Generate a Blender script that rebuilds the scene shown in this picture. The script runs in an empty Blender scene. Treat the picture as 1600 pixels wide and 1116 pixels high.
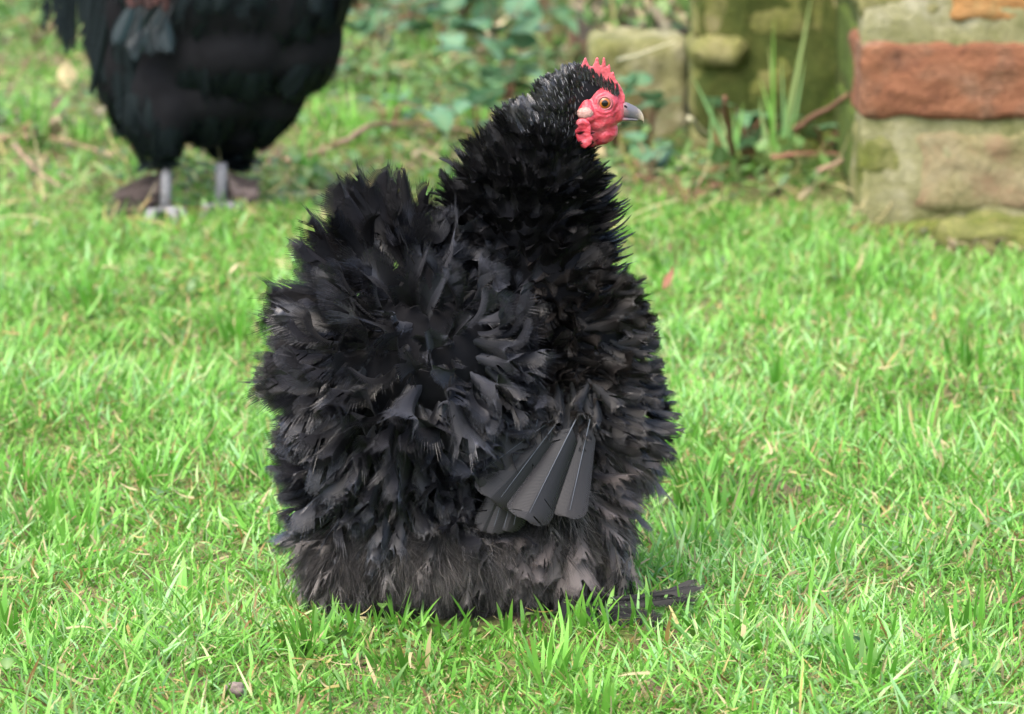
import bpy, bmesh, math, random
import numpy as np
from mathutils import Vector, noise
random.seed(7)
RNG = np.random.default_rng(7)
scene = bpy.context.scene
COL = scene.collection

# ------------------------------------------------------------------ camera
F = 8100.0                      # focal length in pixels of the 1600 px wide photograph
CAM = np.array((0.0, -3.0, 0.70)); PITCH = math.radians(10.29)
cam_data = bpy.data.cameras.new('camera'); cam = bpy.data.objects.new('camera', cam_data)
COL.objects.link(cam); scene.camera = cam
cam.location = CAM; cam.rotation_euler = (math.pi/2 - PITCH, 0, 0)
cam_data.sensor_width = 36.0; cam_data.lens = F/1600*36
cam_data.clip_start = 0.05; cam_data.clip_end = 500
cam_data.dof.use_dof = True; cam_data.dof.focus_distance = 3.0; cam_data.dof.aperture_fstop = 16
# ------------------------------------------------------------------ light
SUN_EL, SUN_AZ = math.radians(58), math.radians(215)   # azimuth clockwise from +Y
world = bpy.data.worlds.new("World"); scene.world = world; world.use_nodes = True
wn = world.node_tree; bg = wn.nodes['Background']
sky = wn.nodes.new('ShaderNodeTexSky'); sky.sky_type = 'NISHITA'; sky.sun_disc = False
sky.sun_elevation = SUN_EL; sky.sun_rotation = SUN_AZ
sky.air_density = 1.0; sky.dust_density = 4.0; sky.ozone_density = 1.0
wn.links.new(sky.outputs[0], bg.inputs[0]); bg.inputs[1].default_value = 0.15
sd = bpy.data.lights.new('sun', 'SUN'); sd.energy = 1.0; sd.angle = math.radians(60); sd.color = (1, .955, .88)
sun = bpy.data.objects.new('sun', sd); COL.objects.link(sun)
sdir = Vector((math.sin(SUN_AZ)*math.cos(SUN_EL), math.cos(SUN_AZ)*math.cos(SUN_EL), math.sin(SUN_EL)))
sun.rotation_euler = sdir.to_track_quat('Z', 'Y').to_euler()
scene.view_settings.view_transform = 'Standard'; scene.view_settings.look = 'None'
scene.view_settings.exposure = 2.1; scene.view_settings.gamma = 1
scene.render.engine = 'CYCLES'

# ------------------------------------------------------------------ projection helpers
fw = np.array((0, math.cos(PITCH), -math.sin(PITCH))); up = np.array((0, math.sin(PITCH), math.cos(PITCH)))
rt = np.array((1.0, 0, 0))
def P(px, py, Y):
    d = fw + rt*(px-800)/F + up*(558-py)/F
    return CAM + d*((Y - CAM[1])/d[1])
def G(px, py, z=0.0):
    d = fw + rt*(px-800)/F + up*(558-py)/F
    return CAM + d*((z - CAM[2])/d[2])
def proj(p):
    q = p - CAM; z = q@fw
    return 800 + F*(q@rt)/z, 558 - F*(q@up)/z
PX = 3.0/F                      # metres per photo pixel at the bird
def HP(px, py, d=0): return P(px, py, d*PX)
def gh(x, y):
    h = .005*np.sin(x*7.1+1.3)*np.cos(y*5.3) + .004*np.sin(x*17+y*11+.5) + .003*np.cos(y*23-x*13) + .002*np.sin(x*41+2)*np.sin(y*37)
    return h

# ------------------------------------------------------------------ object helpers
def tag(o, label=None, cat=None, group=None, kind=None):
    for k, v in (('label', label), ('category', cat), ('group', group), ('kind', kind)):
        if v: o[k] = v
    return o
def empty(name, loc, label, cat, group=None):
    o = bpy.data.objects.new(name, None); COL.objects.link(o); o.location = loc; o.empty_display_size = .02
    return tag(o, label, cat, group)
def mesh_np(name, V, Q, mat, parent=None, T=None, col=None, smooth=True, matidx=None, origin=None):
    """one mesh object from numpy arrays (world coordinates); Q quads, T triangles"""
    org = np.zeros(3)
    if parent is not None:
        p = parent
        while p is not None: org = org + np.array(p.location); p = p.parent
    elif origin is not None: org = np.array(origin, float)
    V = np.asarray(V, float) - org
    me = bpy.data.meshes.new(name)
    nq = 0 if Q is None else len(Q); nt = 0 if T is None else len(T)
    me.vertices.add(len(V)); me.vertices.foreach_set('co', V.astype(np.float32).ravel())
    idx = []; 
    if nq: idx.append(np.asarray(Q).ravel())
    if nt: idx.append(np.asarray(T).ravel())
    idx = np.concatenate(idx).astype(np.int32)
    me.loops.add(len(idx)); me.loops.foreach_set('vertex_index', idx)
    st = np.concatenate([np.arange(nq)*4, nq*4 + np.arange(nt)*3]).astype(np.int32)
    me.polygons.add(nq+nt); me.polygons.foreach_set('loop_start', st)
    me.polygons.foreach_set('use_smooth', np.full(nq+nt, smooth))
    if col is not None:
        a = me.color_attributes.new('col', 'FLOAT_COLOR', 'POINT')
        c = np.ones((len(V), 4), np.float32); c[:, :col.shape[1]] = col
        a.data.foreach_set('color', c.ravel())
    me.update(calc_edges=True); me.validate()
    for m in (mat if isinstance(mat, (list, tuple)) else [mat]): me.materials.append(m)
    o = bpy.data.objects.new(name, me); COL.objects.link(o)
    if parent is not None: o.parent = parent
    elif origin is not None: o.location = org
    return o
def bm_obj(name, bm, mat, parent=None, smooth=True, origin=None):
    org = Vector((0, 0, 0)); p = parent
    while p is not None: org += p.location; p = p.parent
    if parent is None and origin is not None: org = Vector(origin)
    bmesh.ops.translate(bm, verts=bm.verts, vec=-org)
    me = bpy.data.meshes.new(name); bm.to_mesh(me); bm.free()
    for f in me.polygons: f.use_smooth = smooth
    for m in (mat if isinstance(mat, (list, tuple)) else [mat]): me.materials.append(m)
    o = bpy.data.objects.new(name, me); COL.objects.link(o)
    if parent is not None: o.parent = parent
    elif origin is not None: o.location = org
    return o
def remeshed(bm, voxel, smooth=6):
    """union everything in bm into one continuous skin; returns a bmesh"""
    me = bpy.data.meshes.new('tmp'); bm.to_mesh(me); bm.free()
    o = bpy.data.objects.new('tmp', me); COL.objects.link(o)
    m = o.modifiers.new('r', 'REMESH'); m.mode = 'VOXEL'; m.voxel_size = voxel
    if smooth:
        s = o.modifiers.new('s', 'SMOOTH'); s.iterations = smooth; s.factor = .5
    dg = bpy.context.evaluated_depsgraph_get(); dg.update()
    ev = o.evaluated_get(dg); m2 = ev.to_mesh()
    out = bmesh.new(); out.from_mesh(m2); ev.to_mesh_clear()
    bpy.data.objects.remove(o); bpy.data.meshes.remove(me)
    return out
def add_ell(bm, c, r, seg=32, rot=None):
    g = bmesh.ops.create_uvsphere(bm, u_segments=seg, v_segments=seg//2, radius=1)
    for v in g['verts']:
        q = Vector((v.co.x*r[0], v.co.y*r[1], v.co.z*r[2]))
        if rot: q.rotate(rot)
        v.co = q + Vector(c)
def add_tube(bm, pts, rad, seg=8, cap=True):
    pts = [Vector(p) for p in pts]; rings = []
    if not hasattr(rad, '__len__'): rad = [rad]*len(pts)
    for i, p in enumerate(pts):
        t = (pts[min(i+1, len(pts)-1)] - pts[max(i-1, 0)]).normalized()
        a = t.cross(Vector((0.3, .9, .1))).normalized(); b = t.cross(a)
        rings.append([bm.verts.new(p + (a*math.cos(k*2*math.pi/seg) + b*math.sin(k*2*math.pi/seg))*rad[i]) for k in range(seg)])
    for i in range(len(rings)-1):
        for k in range(seg): bm.faces.new((rings[i][k], rings[i][(k+1) % seg], rings[i+1][(k+1) % seg], rings[i+1][k]))
    if cap: bm.faces.new(rings[0][::-1]); bm.faces.new(rings[-1])

# ------------------------------------------------------------------ materials
class NT:
    def __init__(s, name):
        s.m = bpy.data.materials.new(name); s.m.use_nodes = True; s.t = s.m.node_tree
        s.b = s.t.nodes['Principled BSDF']; s.out = s.t.nodes['Material Output']
    def n(s, kind, **kw):
        x = s.t.nodes.new('ShaderNode'+kind)
        for k, v in kw.items(): setattr(x, k, v)
        return x
    def l(s, a, b): s.t.links.new(a, b)
    def noise(s, scale, detail=4, rough=.6, vec=None, dist=0):
        x = s.n('TexNoise'); x.inputs['Scale'].default_value = scale; x.inputs['Detail'].default_value = detail
        x.inputs['Roughness'].default_value = rough; x.inputs['Distortion'].default_value = dist
        if vec is None: vec = s.n('TexCoord').outputs['Object']
        s.l(vec, x.inputs['Vector']); return x.outputs['Fac']
    def ramp(s, fac, stops, interp='LINEAR'):
        x = s.n('ValToRGB'); x.color_ramp.interpolation = interp; e = x.color_ramp.elements
        while len(e) < len(stops): e.new(.5)
        for i, (p, c) in enumerate(stops):
            e[i].position = p; e[i].color = (*c, 1) if len(c) == 3 else c
        s.l(fac, x.inputs[0]); return x.outputs[0]
    def mix(s, fac, a, b, mode='MIX'):
        x = s.n('MixRGB'); x.blend_type = mode
        for i, v in ((0, fac), (1, a), (2, b)):
            if isinstance(v, (int, float)): x.inputs[i].default_value = v if i == 0 else (v, v, v, 1)
            elif isinstance(v, tuple): x.inputs[i].default_value = (*v, 1)
            else: s.l(v, x.inputs[i])
        return x.outputs[0]
    def math(s, op, a, b=0.0):
        x = s.n('Math'); x.operation = op
        for i, v in ((0, a), (1, b)):
            if isinstance(v, (int, float)): x.inputs[i].default_value = v
            else: s.l(v, x.inputs[i])
        return x.outputs[0]
    def bump(s, h, strength=.5, dist=.002):
        x = s.n('Bump'); x.inputs['Strength'].default_value = strength; x.inputs['Distance'].default_value = dist
        s.l(h, x.inputs['Height']); s.l(x.outputs[0], s.b.inputs['Normal'])
    def color(s, c):
        if isinstance(c, tuple): s.b.inputs['Base Color'].default_value = (*c, 1)
        else: s.l(c, s.b.inputs['Base Color'])
    def set(s, rough=.6, spec=.5, **kw):
        s.b.inputs['Roughness'].default_value = rough; s.b.inputs['Specular IOR Level'].default_value = spec
        for k, v in kw.items(): s.b.inputs[k.replace('_', ' ')].default_value = v
    def translucent(s, col, f):
        t = s.n('BsdfTranslucent'); mx = s.n('MixShader'); mx.inputs[0].default_value = f
        if isinstance(col, tuple): t.inputs[0].default_value = (*col, 1)
        else: s.l(col, t.inputs[0])
        s.l(s.b.outputs[0], mx.inputs[1]); s.l(t.outputs[0], mx.inputs[2]); s.l(mx.outputs[0], s.out.inputs[0])
    def attr(s):
        a = s.n('Attribute'); a.attribute_name = 'col'; sp = s.n('SeparateColor'); s.l(a.outputs['Color'], sp.inputs[0])
        return sp.outputs[0], sp.outputs[1], sp.outputs[2]

def grass_mat():
    m = NT('grass_blades'); r, g, b = m.attr()       # r random, g along the blade, b dryness
    c = m.ramp(r, [(0, (.044, .158, .012)), (.3, (.094, .29, .026)), (.65, (.168, .41, .055)), (.87, (.24, .46, .19)), (1, (.38, .51, .20))])
    dead = m.ramp(r, [(0, (.24, .20, .085)), (.4, (.42, .36, .19)), (.7, (.34, .29, .09)), (.9, (.25, .15, .05)), (1, (.12, .07, .03))])
    tipc = m.mix(m.math('MULTIPLY', m.math('POWER', g, 4), .35), c, (.34, .36, .12))
    basec = m.mix(m.math('MULTIPLY', m.math('SUBTRACT', 1.0, m.math('MINIMUM', m.math('MULTIPLY', g, 3.0), 1.0)), .5), tipc, (.30, .33, .12))
    c2 = m.mix(m.math('GREATER_THAN', b, .5), basec, dead)
    m.color(c2); m.set(.48, .38); m.translucent(c2, .38); return m.m
def feather_mat(name, c0, c1, tip, rough=.45, spec=.5, sheen=0.0, streak=.5, sheen_tint=(1,1,1), tr=0.0, soft=.9, stripe=.16):
    m = NT(name); r, g, b = m.attr()                 # r random per feather, g along it, b out along the barb
    c = m.ramp(r, [(0, tuple(x*.6 for x in c0)), (.5, c0), (.82, c1), (1, tuple(x*1.7 for x in c1))])
    st = m.math('SINE', m.math('ADD', m.math('MULTIPLY', g, 420.0), m.math('MULTIPLY', b, 9.0)))
    c = m.mix(m.math('MULTIPLY', m.math('POWER', g, 3), streak), c, tip)
    c = m.mix(m.math('MULTIPLY', m.math('ADD', st, 1.0), stripe), c, (0.0, 0.0, 0.0))
    m.bump(st, .35*stripe/.16, .0003)
    if soft:
        ed = m.math('MULTIPLY', m.math('MAXIMUM', m.math('SUBTRACT', b, .62), 0.0), 2.7*soft)
        f2 = m.math('ADD', m.math('MULTIPLY', m.math('SINE', m.math('ADD', m.math('MULTIPLY', g, 300.0), m.math('MULTIPLY', r, 40.0))), .5), .5)
        al = m.n('Math'); al.operation = 'SUBTRACT'; al.use_clamp = True; al.inputs[0].default_value = 1.0
        m.l(m.math('MULTIPLY', ed, m.math('ADD', f2, .25)), al.inputs[1]); m.l(al.outputs[0], m.b.inputs['Alpha'])
    m.color(c); m.set(rough, spec)
    m.b.inputs['Sheen Weight'].default_value = sheen; m.b.inputs['Sheen Roughness'].default_value = .4
    m.b.inputs['Sheen Tint'].default_value = (*sheen_tint, 1)
    if tr: m.translucent(c, tr)
    return m.m
M = {}
M['grass'] = grass_mat()
M['back'] = feather_mat('black_feather', (.0022, .0023, .0030), (.0085, .0086, .0112), (.025, .0255, .032), .40, .48, .02)
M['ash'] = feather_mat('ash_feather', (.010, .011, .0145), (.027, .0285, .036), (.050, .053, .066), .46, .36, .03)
M['tail'] = feather_mat('tail_feather', (.0035, .0034, .004), (.009, .0085, .010), (.014, .013, .015), .6, .2)
M['neck'] = feather_mat('jet_feather', (.002, .002, .0024), (.0042, .0040, .0044), (.007, .0066, .0076), .45, .27)
M['breast'] = feather_mat('breast_feather', (.0024, .0021, .0021), (.0075, .0065, .006), (.019, .016, .0145), .44, .34)
M['brown'] = feather_mat('brown_feather', (.032, .027, .0255), (.080, .067, .063), (.118, .101, .095), .65, .25, .04)
M['wing'] = feather_mat('flight_feather', (.0055, .0054, .0072), (.010, .0094, .0118), (.020, .0158, .0148), .46, .30, soft=.2, stripe=.075)
M['fluff'] = feather_mat('down_fluff', (.013, .0125, .0125), (.105, .094, .087), (.15, .135, .125), .8, .12, .05, .5)
M['head'] = feather_mat('head_feather', (.004, .004, .0045), (.010, .010, .011), (.05, .05, .055), .25, .8)
M['skin'] = NT('dark_skin').m
def simple(name, c, rough=.6, spec=.4, var=.3, scale=60, bump=0, **kw):
    m = NT(name); n = m.noise(scale); lo = tuple(x*(1-var) for x in c); hi = tuple(min(1, x*(1+var)) for x in c)
    m.color(m.ramp(n, [(.3, lo), (.7, hi)])); m.set(rough, spec, **kw)
    if bump: m.bump(m.noise(scale*4), bump, .001)
    return m.m
M['skin'] = simple('dark_skin', (.006, .006, .007), .9, .1)
M['shaft'] = simple('quill', (.06, .068, .085), .4, .4)
def leaf_mat(name, c0, c1, c2, rough=.4, tr=.3):
    m = NT(name); r, g, b = m.attr()
    c = m.ramp(r, [(0, c0), (.5, c1), (1, c2)])
    c = m.mix(m.math('MULTIPLY', m.math('SUBTRACT', 1.0, b), .25), c, (.3, .4, .2))
    m.color(c); m.set(rough, .5); m.translucent(c, tr); return m.m
M['ivy'] = leaf_mat('ivy_leaf', (.025, .085, .03), (.05, .15, .065), (.10, .21, .11), .5)
M['weed'] = leaf_mat('weed_leaf', (.022, .065, .008), (.055, .145, .018), (.16, .23, .04), .55)
M['litter'] = leaf_mat('dead_leaf', (.04, .024, .017), (.13, .08, .045), (.30, .23, .12), .7, .15)
M['yellow_leaf'] = simple('yellow_leaf', (.38, .30, .08), .5, .4, .15, 80)
M['red_leaf'] = simple('red_leaf', (.17, .075, .04), .6, .3, .3, 90)
M['brown_leaf'] = simple('brown_leaf', (.09, .055, .035), .7, .3, .3, 90)
M['cream_leaf'] = simple('cream_leaf', (.40, .33, .18), .6, .3, .2, 90)
M['twig'] = simple('twig_bark', (.22, .145, .095), .8, .2, .35, 150, .4)
M['redtwig'] = simple('red_twig_bark', (.17, .085, .055), .8, .2, .3, 150, .4)
M['palestalk'] = simple('pale_stalk', (.38, .36, .23), .6, .3, .15, 100)

exec_order = None
# ------------------------------------------------------------------ ribbons: grass blades, leaves, strands
def ribbons(base, T, N, L, W, C, prof, K=5, side=0.0, across=2, fold=0.0, cpow=1.2):
    """n curved tapering ribbons. base,T,N (n,3) unit dirs; L,W,C (n). prof(s)-> relative half width. returns V,Q,s,n-index"""
    n = len(base); s = np.linspace(0, 1, K)
    phi = C[:, None]*s[None]**cpow
    d = np.cos(phi)[..., None]*T[:, None] + np.sin(phi)[..., None]*N[:, None]
    step = (d[:, 1:] + d[:, :-1])/2*(L/(K-1))[:, None, None]
    pos = np.concatenate([np.zeros((n, 1, 3)), np.cumsum(step, 1)], 1) + base[:, None]
    S = np.cross(T, N); S /= np.linalg.norm(S, axis=1, keepdims=True)+1e-9
    nr = -np.sin(phi)[..., None]*T[:, None] + np.cos(phi)[..., None]*N[:, None]
    sb = side if hasattr(side, '__len__') else np.full(n, side)
    pos = pos + S[:, None]*(sb*L)[:, None, None]*(s**2)[None, :, None]
    w = (W[:, None]*prof(s)[None])[..., None]
    if across == 2: V = np.stack([pos - S[:, None]*w, pos + S[:, None]*w], 2)
    else: V = np.stack([pos - S[:, None]*w + nr*w*fold, pos, pos + S[:, None]*w + nr*w*fold], 2)
    A = across; V = V.reshape(n, K*A, 3)
    q = []
    for k in range(K-1):
        for a in range(A-1): q.append((k*A+a, k*A+a+1, (k+1)*A+a+1, (k+1)*A+a))
    q = np.array(q); Q = (q[None] + (np.arange(n)*K*A)[:, None, None]).reshape(-1, 4)
    sv = np.broadcast_to(np.repeat(s, A)[None], (n, K*A)).ravel()
    idx = np.repeat(np.arange(n), K*A)
    return V.reshape(-1, 3), Q, sv, idx
def unit(a): return a/(np.linalg.norm(a, axis=-1, keepdims=True)+1e-9)

# ------------------------------------------------------------------ GROUND
def ground_mat():
    m = NT('lawn_soil')
    n1 = m.noise(14, 6); n2 = m.noise(150, 5)
    c = m.ramp(n2, [(.3, (.03, .035, .010)), (.5, (.075, .11, .020)), (.7, (.17, .16, .06))])
    c = m.mix(m.ramp(n1, [(.45, (0, 0, 0)), (.62, (1, 1, 1))]), c, m.ramp(n2, [(.3, (.05, .033, .02)), (.7, (.16, .11, .07))]))
    m.color(c); m.set(.9, .2); m.bump(n2, .8, .004); return m.m
def grid(x0, x1, y0, y1, nx, ny, f):
    X, Y = np.meshgrid(np.linspace(x0, x1, nx), np.linspace(y0, y1, ny))
    V = np.stack([X, Y, f(X, Y)], -1).reshape(-1, 3)
    i = np.arange(nx*ny).reshape(ny, nx)
    Q = np.stack([i[:-1, :-1], i[:-1, 1:], i[1:, 1:], i[1:, :-1]], -1).reshape(-1, 4)
    return V, Q
# one sheet: fine in the middle, coarse to the horizon
ax = np.concatenate([-np.geomspace(120, 1.6, 30), np.linspace(-1.5, 1.5, 151), np.geomspace(1.6, 120, 30)])
ay = np.concatenate([-np.geomspace(60, 1.1, 25), np.linspace(-1.0, 4.0, 251), np.geomspace(4.1, 200, 30)])
X, Y = np.meshgrid(ax, ay); fade = np.exp(-np.maximum(0, np.hypot(X, Y-1)-4)/3)
V = np.stack([X, Y, gh(X, Y)*fade], -1).reshape(-1, 3)
i = np.arange(X.size).reshape(X.shape); Q = np.stack([i[:-1, :-1], i[:-1, 1:], i[1:, 1:], i[1:, :-1]], -1).reshape(-1, 4)
tag(mesh_np('ground', V, Q, ground_mat()), kind='structure')

# ------------------------------------------------------------------ GRASS
WALL_L = P(1082, 200, 1.89)[0]; PIER_L = P(1343, 300, 1.47)[0]; LOW_L = P(922, 200, 2.06)[0]
def behind_wall(x, y):
    return ((x > PIER_L-.005) & (y > 1.46)) | ((x > WALL_L-.005) & (y > 1.88)) | ((x > LOW_L) & (y > 2.05))
def in_hen(x, y):
    cx, cy = HP(745, 935, 0)[0], 0.0
    return ((x-cx)/.083)**2 + ((y-cy)/.050)**2 < 1
def vnoise(x, y, sc, seed):
    # cheap smooth noise from summed sines
    r = np.random.default_rng(seed); v = 0
    for _ in range(7):
        a = r.uniform(0, 6.28); f = sc*r.uniform(.6, 1.6)
        v = v + np.sin((x*np.cos(a)+y*np.sin(a))*f + r.uniform(0, 6.28))
    return v/7*1.9
def blades(n, yr, hmin, hmax, wmin, wmax, lean, dry, seed, xr=None, margin=.22, K=5, pale=0.0):
    r = np.random.default_rng(seed)
    y = r.uniform(*yr, n); D = y+3
    hw = D*.0988+margin
    x = r.uniform(-1, 1, n)*hw if xr is None else r.uniform(*xr, n)
    if xr is None:   # constant density, reject outside trapezoid by weighting
        keep = r.uniform(0, 1, n) < hw/hw.max(); x, y = x[keep], y[keep]
    keep = ~behind_wall(x, y) & ~in_hen(x, y) & ~((x > P(1420, 300, 1.4)[0]) & (y > 1.33+.03*vnoise(x, y, 60, 2)) & (r.uniform(0, 1, len(x)) < .85)); x, y = x[keep], y[keep]; n = len(x)
    t = vnoise(x, y, 22, 3); t2 = vnoise(x, y, 60, 9)
    hf = 1 + .33*t + .2*t2
    bare = (vnoise(x, y, 30, 17) + .5*vnoise(x, y, 85, 23) < -.62) & (r.uniform(0, 1, n) < .6)
    h = r.uniform(hmin, hmax, n)*np.clip(hf, .45, 1.8); h[bare] *= .55
    fr = (np.abs(x-HP(760, 900)[0]) < .125) & (y > -.16) & (y < .0); h[fr] *= .85
    az = r.uniform(0, 6.283, n) + .6*t2
    ln = np.abs(r.normal(lean, .33, n)); ln = np.clip(ln, .02, 1.35)
    H = np.stack([np.cos(az), np.sin(az), 0*az], 1); Z = np.array([0, 0, 1.0])
    T = unit(np.sin(ln)[:, None]*H + np.cos(ln)[:, None]*Z)
    N = unit(np.cos(ln)[:, None]*H - np.sin(ln)[:, None]*Z)
    C = np.abs(r.normal(.5, .45, n)); C = np.minimum(C, 1.9-ln)
    # roll the blade face about its own axis
    W = r.uniform(wmin, wmax, n)/2
    base = np.stack([x, y, gh(x, y)-.002], 1)
    roll = r.normal(0, .7, n); S0 = np.cross(T, N); N2 = unit(np.cos(roll)[:, None]*N + np.sin(roll)[:, None]*S0)
    V, Q, s, idx = ribbons(base, T, N2, h, W, C, lambda s: np.clip((.75+.6*s)*(1-s**2.6), .04, 1), K, side=r.normal(0, .12, n))
    rr = np.clip(.45 + .20*t + .13*vnoise(x, y, 9, 31) + r.normal(0, .24, n) + pale, 0, 1)
    dr = (r.uniform(0, 1, n) < dry*(1+2.2*bare+.8*(vnoise(x, y, 14, 5) > .5))).astype(float)
    rr = np.where(dr > .5, r.uniform(0, 1, n), rr)
    return V, Q, np.stack([rr[idx], s, dr[idx]], 1)
def join(parts):
    Vs, Qs, Cs, o = [], [], [], 0
    for V, Q, c in parts: Vs.append(V); Qs.append(Q+o); Cs.append(c); o += len(V)
    return np.concatenate(Vs), np.concatenate(Qs), np.concatenate(Cs)
def clumps(n, per, yr, seed, hm=(.035, .06), zone=None, xr=(-.75, .75)):
    r = np.random.default_rng(seed)
    if zone is None: cx = r.uniform(*xr, n); cy = r.uniform(*yr, n)
    else: cx = np.array([z[0] for z in zone]); cy = np.array([z[1] for z in zone]); n = len(zone)
    x = np.repeat(cx, per) + r.normal(0, .011, n*per); y = np.repeat(cy, per) + r.normal(0, .011, n*per)
    dx, dy = x-np.repeat(cx, per), y-np.repeat(cy, per)
    k = ~behind_wall(x, y) & ~in_hen(x, y)
    if zone is None: k &= ~((np.abs(x-HP(760, 900)[0]) < .13) & (y > -.15) & (y < .0))
    m = k.sum()
    az = np.arctan2(dy, dx)+r.normal(0, .6, len(x)); ln = np.clip(np.hypot(dx, dy)*22+r.normal(0, .15, len(x)), .02, 1.1)
    hs = np.repeat(r.uniform(*hm, n), per)*r.uniform(.5, 1.1, n*per); tone = np.repeat(r.uniform(.05, .55, n), per)
    x, y, az, ln, hs, tone = [a[k] for a in (x, y, az, ln, hs, tone)]
    H = np.stack([np.cos(az), np.sin(az), 0*az], 1); Z = np.array([0, 0, 1.0])
    T = unit(np.sin(ln)[:, None]*H + np.cos(ln)[:, None]*Z); N = unit(np.cos(ln)[:, None]*H - np.sin(ln)[:, None]*Z)
    base = np.stack([x, y, gh(x, y)-.002], 1)
    V, Q, s, idx = ribbons(base, T, N, hs, r.uniform(.0012, .0022, m), np.abs(r.normal(.4, .35, m)), lambda s: np.clip((.8+.4*s)*(1-s**2.4), .04, 1), 6, side=r.normal(0, .1, m))
    rr = np.clip(tone+r.normal(0, .12, m), 0, 1); dr = (r.uniform(0, 1, m) < .03).astype(float)
    return V, Q, np.stack([rr[idx], s, dr[idx]], 1)
parts = [blades(60000, (-.55, 1.7), .005, .013, .0010, .0022, .7, .2, 11, K=4, pale=.1),
         blades(230000, (-.55, 1.62), .009, .025, .0009, .0020, .80, .12, 1),
         blades(16000, (-.55, 1.3), .020, .036, .0015, .0029, .72, .06, 2, pale=.12),
         blades(26000, (1.35, 3.4), .010, .034, .0018, .0034, .85, .14, 4, pale=-.22),
         clumps(120, 22, (-.4, 1.3), 6, (.028, .046)), clumps(36, 26, (1.65, 2.6), 8, (.03, .06))]
# longer blades that come up in front of the bird's skirt
fx = [(HP(px, 975, 0)[0], -.062-.01*random.random()) for px in (500, 560, 600, 640, 690, 720, 800, 860, 900, 935, 990, 1060, 1130)]
g1 = [G(px, py)[:2] for px, py in ((1070, 800), (1100, 770), (1130, 820), (1160, 790), (1190, 830), (1085, 840), (1350, 690), (1400, 700), (1450, 680), (40, 770), (80, 800), (30, 830), (1240, 850), (1290, 900), (640, 1040), (480, 1020), (860, 1060))]
parts.append(clumps(0, 26, None, 13, (.026, .042), zone=g1))
parts.append(clumps(0, 7, None, 12, (.022, .040), zone=fx))
V, Q, c = join(parts)
tag(mesh_np('grass', V, Q, M['grass'], col=c), 'short green lawn grass with straw coloured blades', 'grass', kind='stuff')

# ---- low weeds, moss and leaf litter at the back of the lawn
def scatter_leaves(n, yr, size, seed, mask=None, hmax=.03, asp=.42, margin=.3, tilt=.7):
    r = np.random.default_rng(seed); y = r.uniform(*yr, n); x = r.uniform(-1, 1, n)*((y+3)*.0988+margin)
    k = ~behind_wall(x, y)
    if mask is not None: k &= mask(x, y, r)
    x, y = x[k], y[k]; n = len(x)
    az = r.uniform(0, 6.283, n); ln = np.clip(r.normal(1.25, tilt*.5, n), .2, 1.9)
    H = np.stack([np.cos(az), np.sin(az), 0*az], 1); Z = np.array([0, 0, 1.0])
    T = unit(np.sin(ln)[:, None]*H + np.cos(ln)[:, None]*Z); N = unit(np.cos(ln)[:, None]*H*-1 + np.sin(ln)[:, None]*Z)
    L = r.uniform(*size, n); base = np.stack([x, y, gh(x, y)+r.uniform(0, 1, n)**1.5*hmax], 1)
    V, Q, s, idx = ribbons(base, T, N, L, L*r.uniform(asp*.6, asp, n), r.normal(-.4, .5, n), lambda s: np.clip(np.sin(np.pi*np.clip(s, .02, .985)**.8)**.8, .05, 1), 6, across=3, fold=.25)
    u = np.tile([1., 0, 1], len(V)//3)
    return V, Q, np.stack([np.clip(r.normal(.45, .27, n), 0, 1)[idx], s, u], 1)
V, Q, c = join([scatter_leaves(34000, (1.45, 3.5), (.007, .019), 21, lambda x, y, r: r.uniform(0, 1, len(x)) < np.clip(.35+.8*vnoise(x, y, 9, 77), .08, 1)*np.clip((y-1.45)/.3, 0, 1)),
                scatter_leaves(6000, (-.3, 1.5), (.005, .011), 22, lambda x, y, r: vnoise(x, y, 12, 55) > .1, hmax=.016)])
tag(mesh_np('ground_cover', V, Q, M['weed'], col=c), 'low round leaved weeds spreading over the back of the lawn', 'weeds', kind='stuff')
def lit(x, y, r): return r.uniform(0, 1, len(x)) < np.clip(-.15+1.1*vnoise(x, y, 11, 91)+(y-1.5)*.35, .02, .9)
V, Q, c = join([scatter_leaves(9500, (1.5, 3.5), (.008, .026), 23, lit, .018, .35),
                scatter_leaves(1500, (1.30, 1.47), (.004, .014), 24, lambda x, y, r: x > P(1340, 300, 1.4)[0]-.02, .008, .4)])
tag(mesh_np('leaf_litter', V, Q, M['litter'], col=c), 'brown and straw leaf litter among the weeds', 'leaf litter', kind='stuff')

def straw(n, yr, ln, seed, z0=0.0, zr=.02, xr=None):
    r = np.random.default_rng(seed); y = r.uniform(*yr, n); x = r.uniform(-1, 1, n)*((y+3)*.0988+.25) if xr is None else r.uniform(*xr, n)
    if xr is None: k = ~behind_wall(x, y) & ~in_hen(x, y); x, y = x[k], y[k]; n = len(x)
    az = r.uniform(0, 6.283, n); el = r.normal(0, .18, n)
    T = np.stack([np.cos(az)*np.cos(el), np.sin(az)*np.cos(el), np.sin(el)], 1); N = unit(np.cross(T, np.stack([-np.sin(az), np.cos(az), r.normal(0, .5, n)], 1)))
    base = np.stack([x, y, gh(x, y)+z0+r.uniform(.25, 1, n)*zr], 1)
    V, Q, s, ix = ribbons(base, T, N, r.uniform(*ln, n), r.uniform(.0004, .0011, n), r.normal(0, .9, n), lambda s: 1-.7*s**2, 5, side=r.normal(0, .2, n))
    return V, Q, np.stack([r.uniform(0, 1, n)[ix], s, np.ones(len(V))], 1)
V, Q, c = join([straw(3800, (-.4, 1.6), (.005, .020), 61, zr=.013), straw(2600, (1.4, 3.4), (.02, .09), 62, zr=.03)])
tag(mesh_np('dead_straw', V, Q, M['grass'], col=c), 'scattered dead straw and clippings lying in the lawn', 'straw', kind='stuff')
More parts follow.
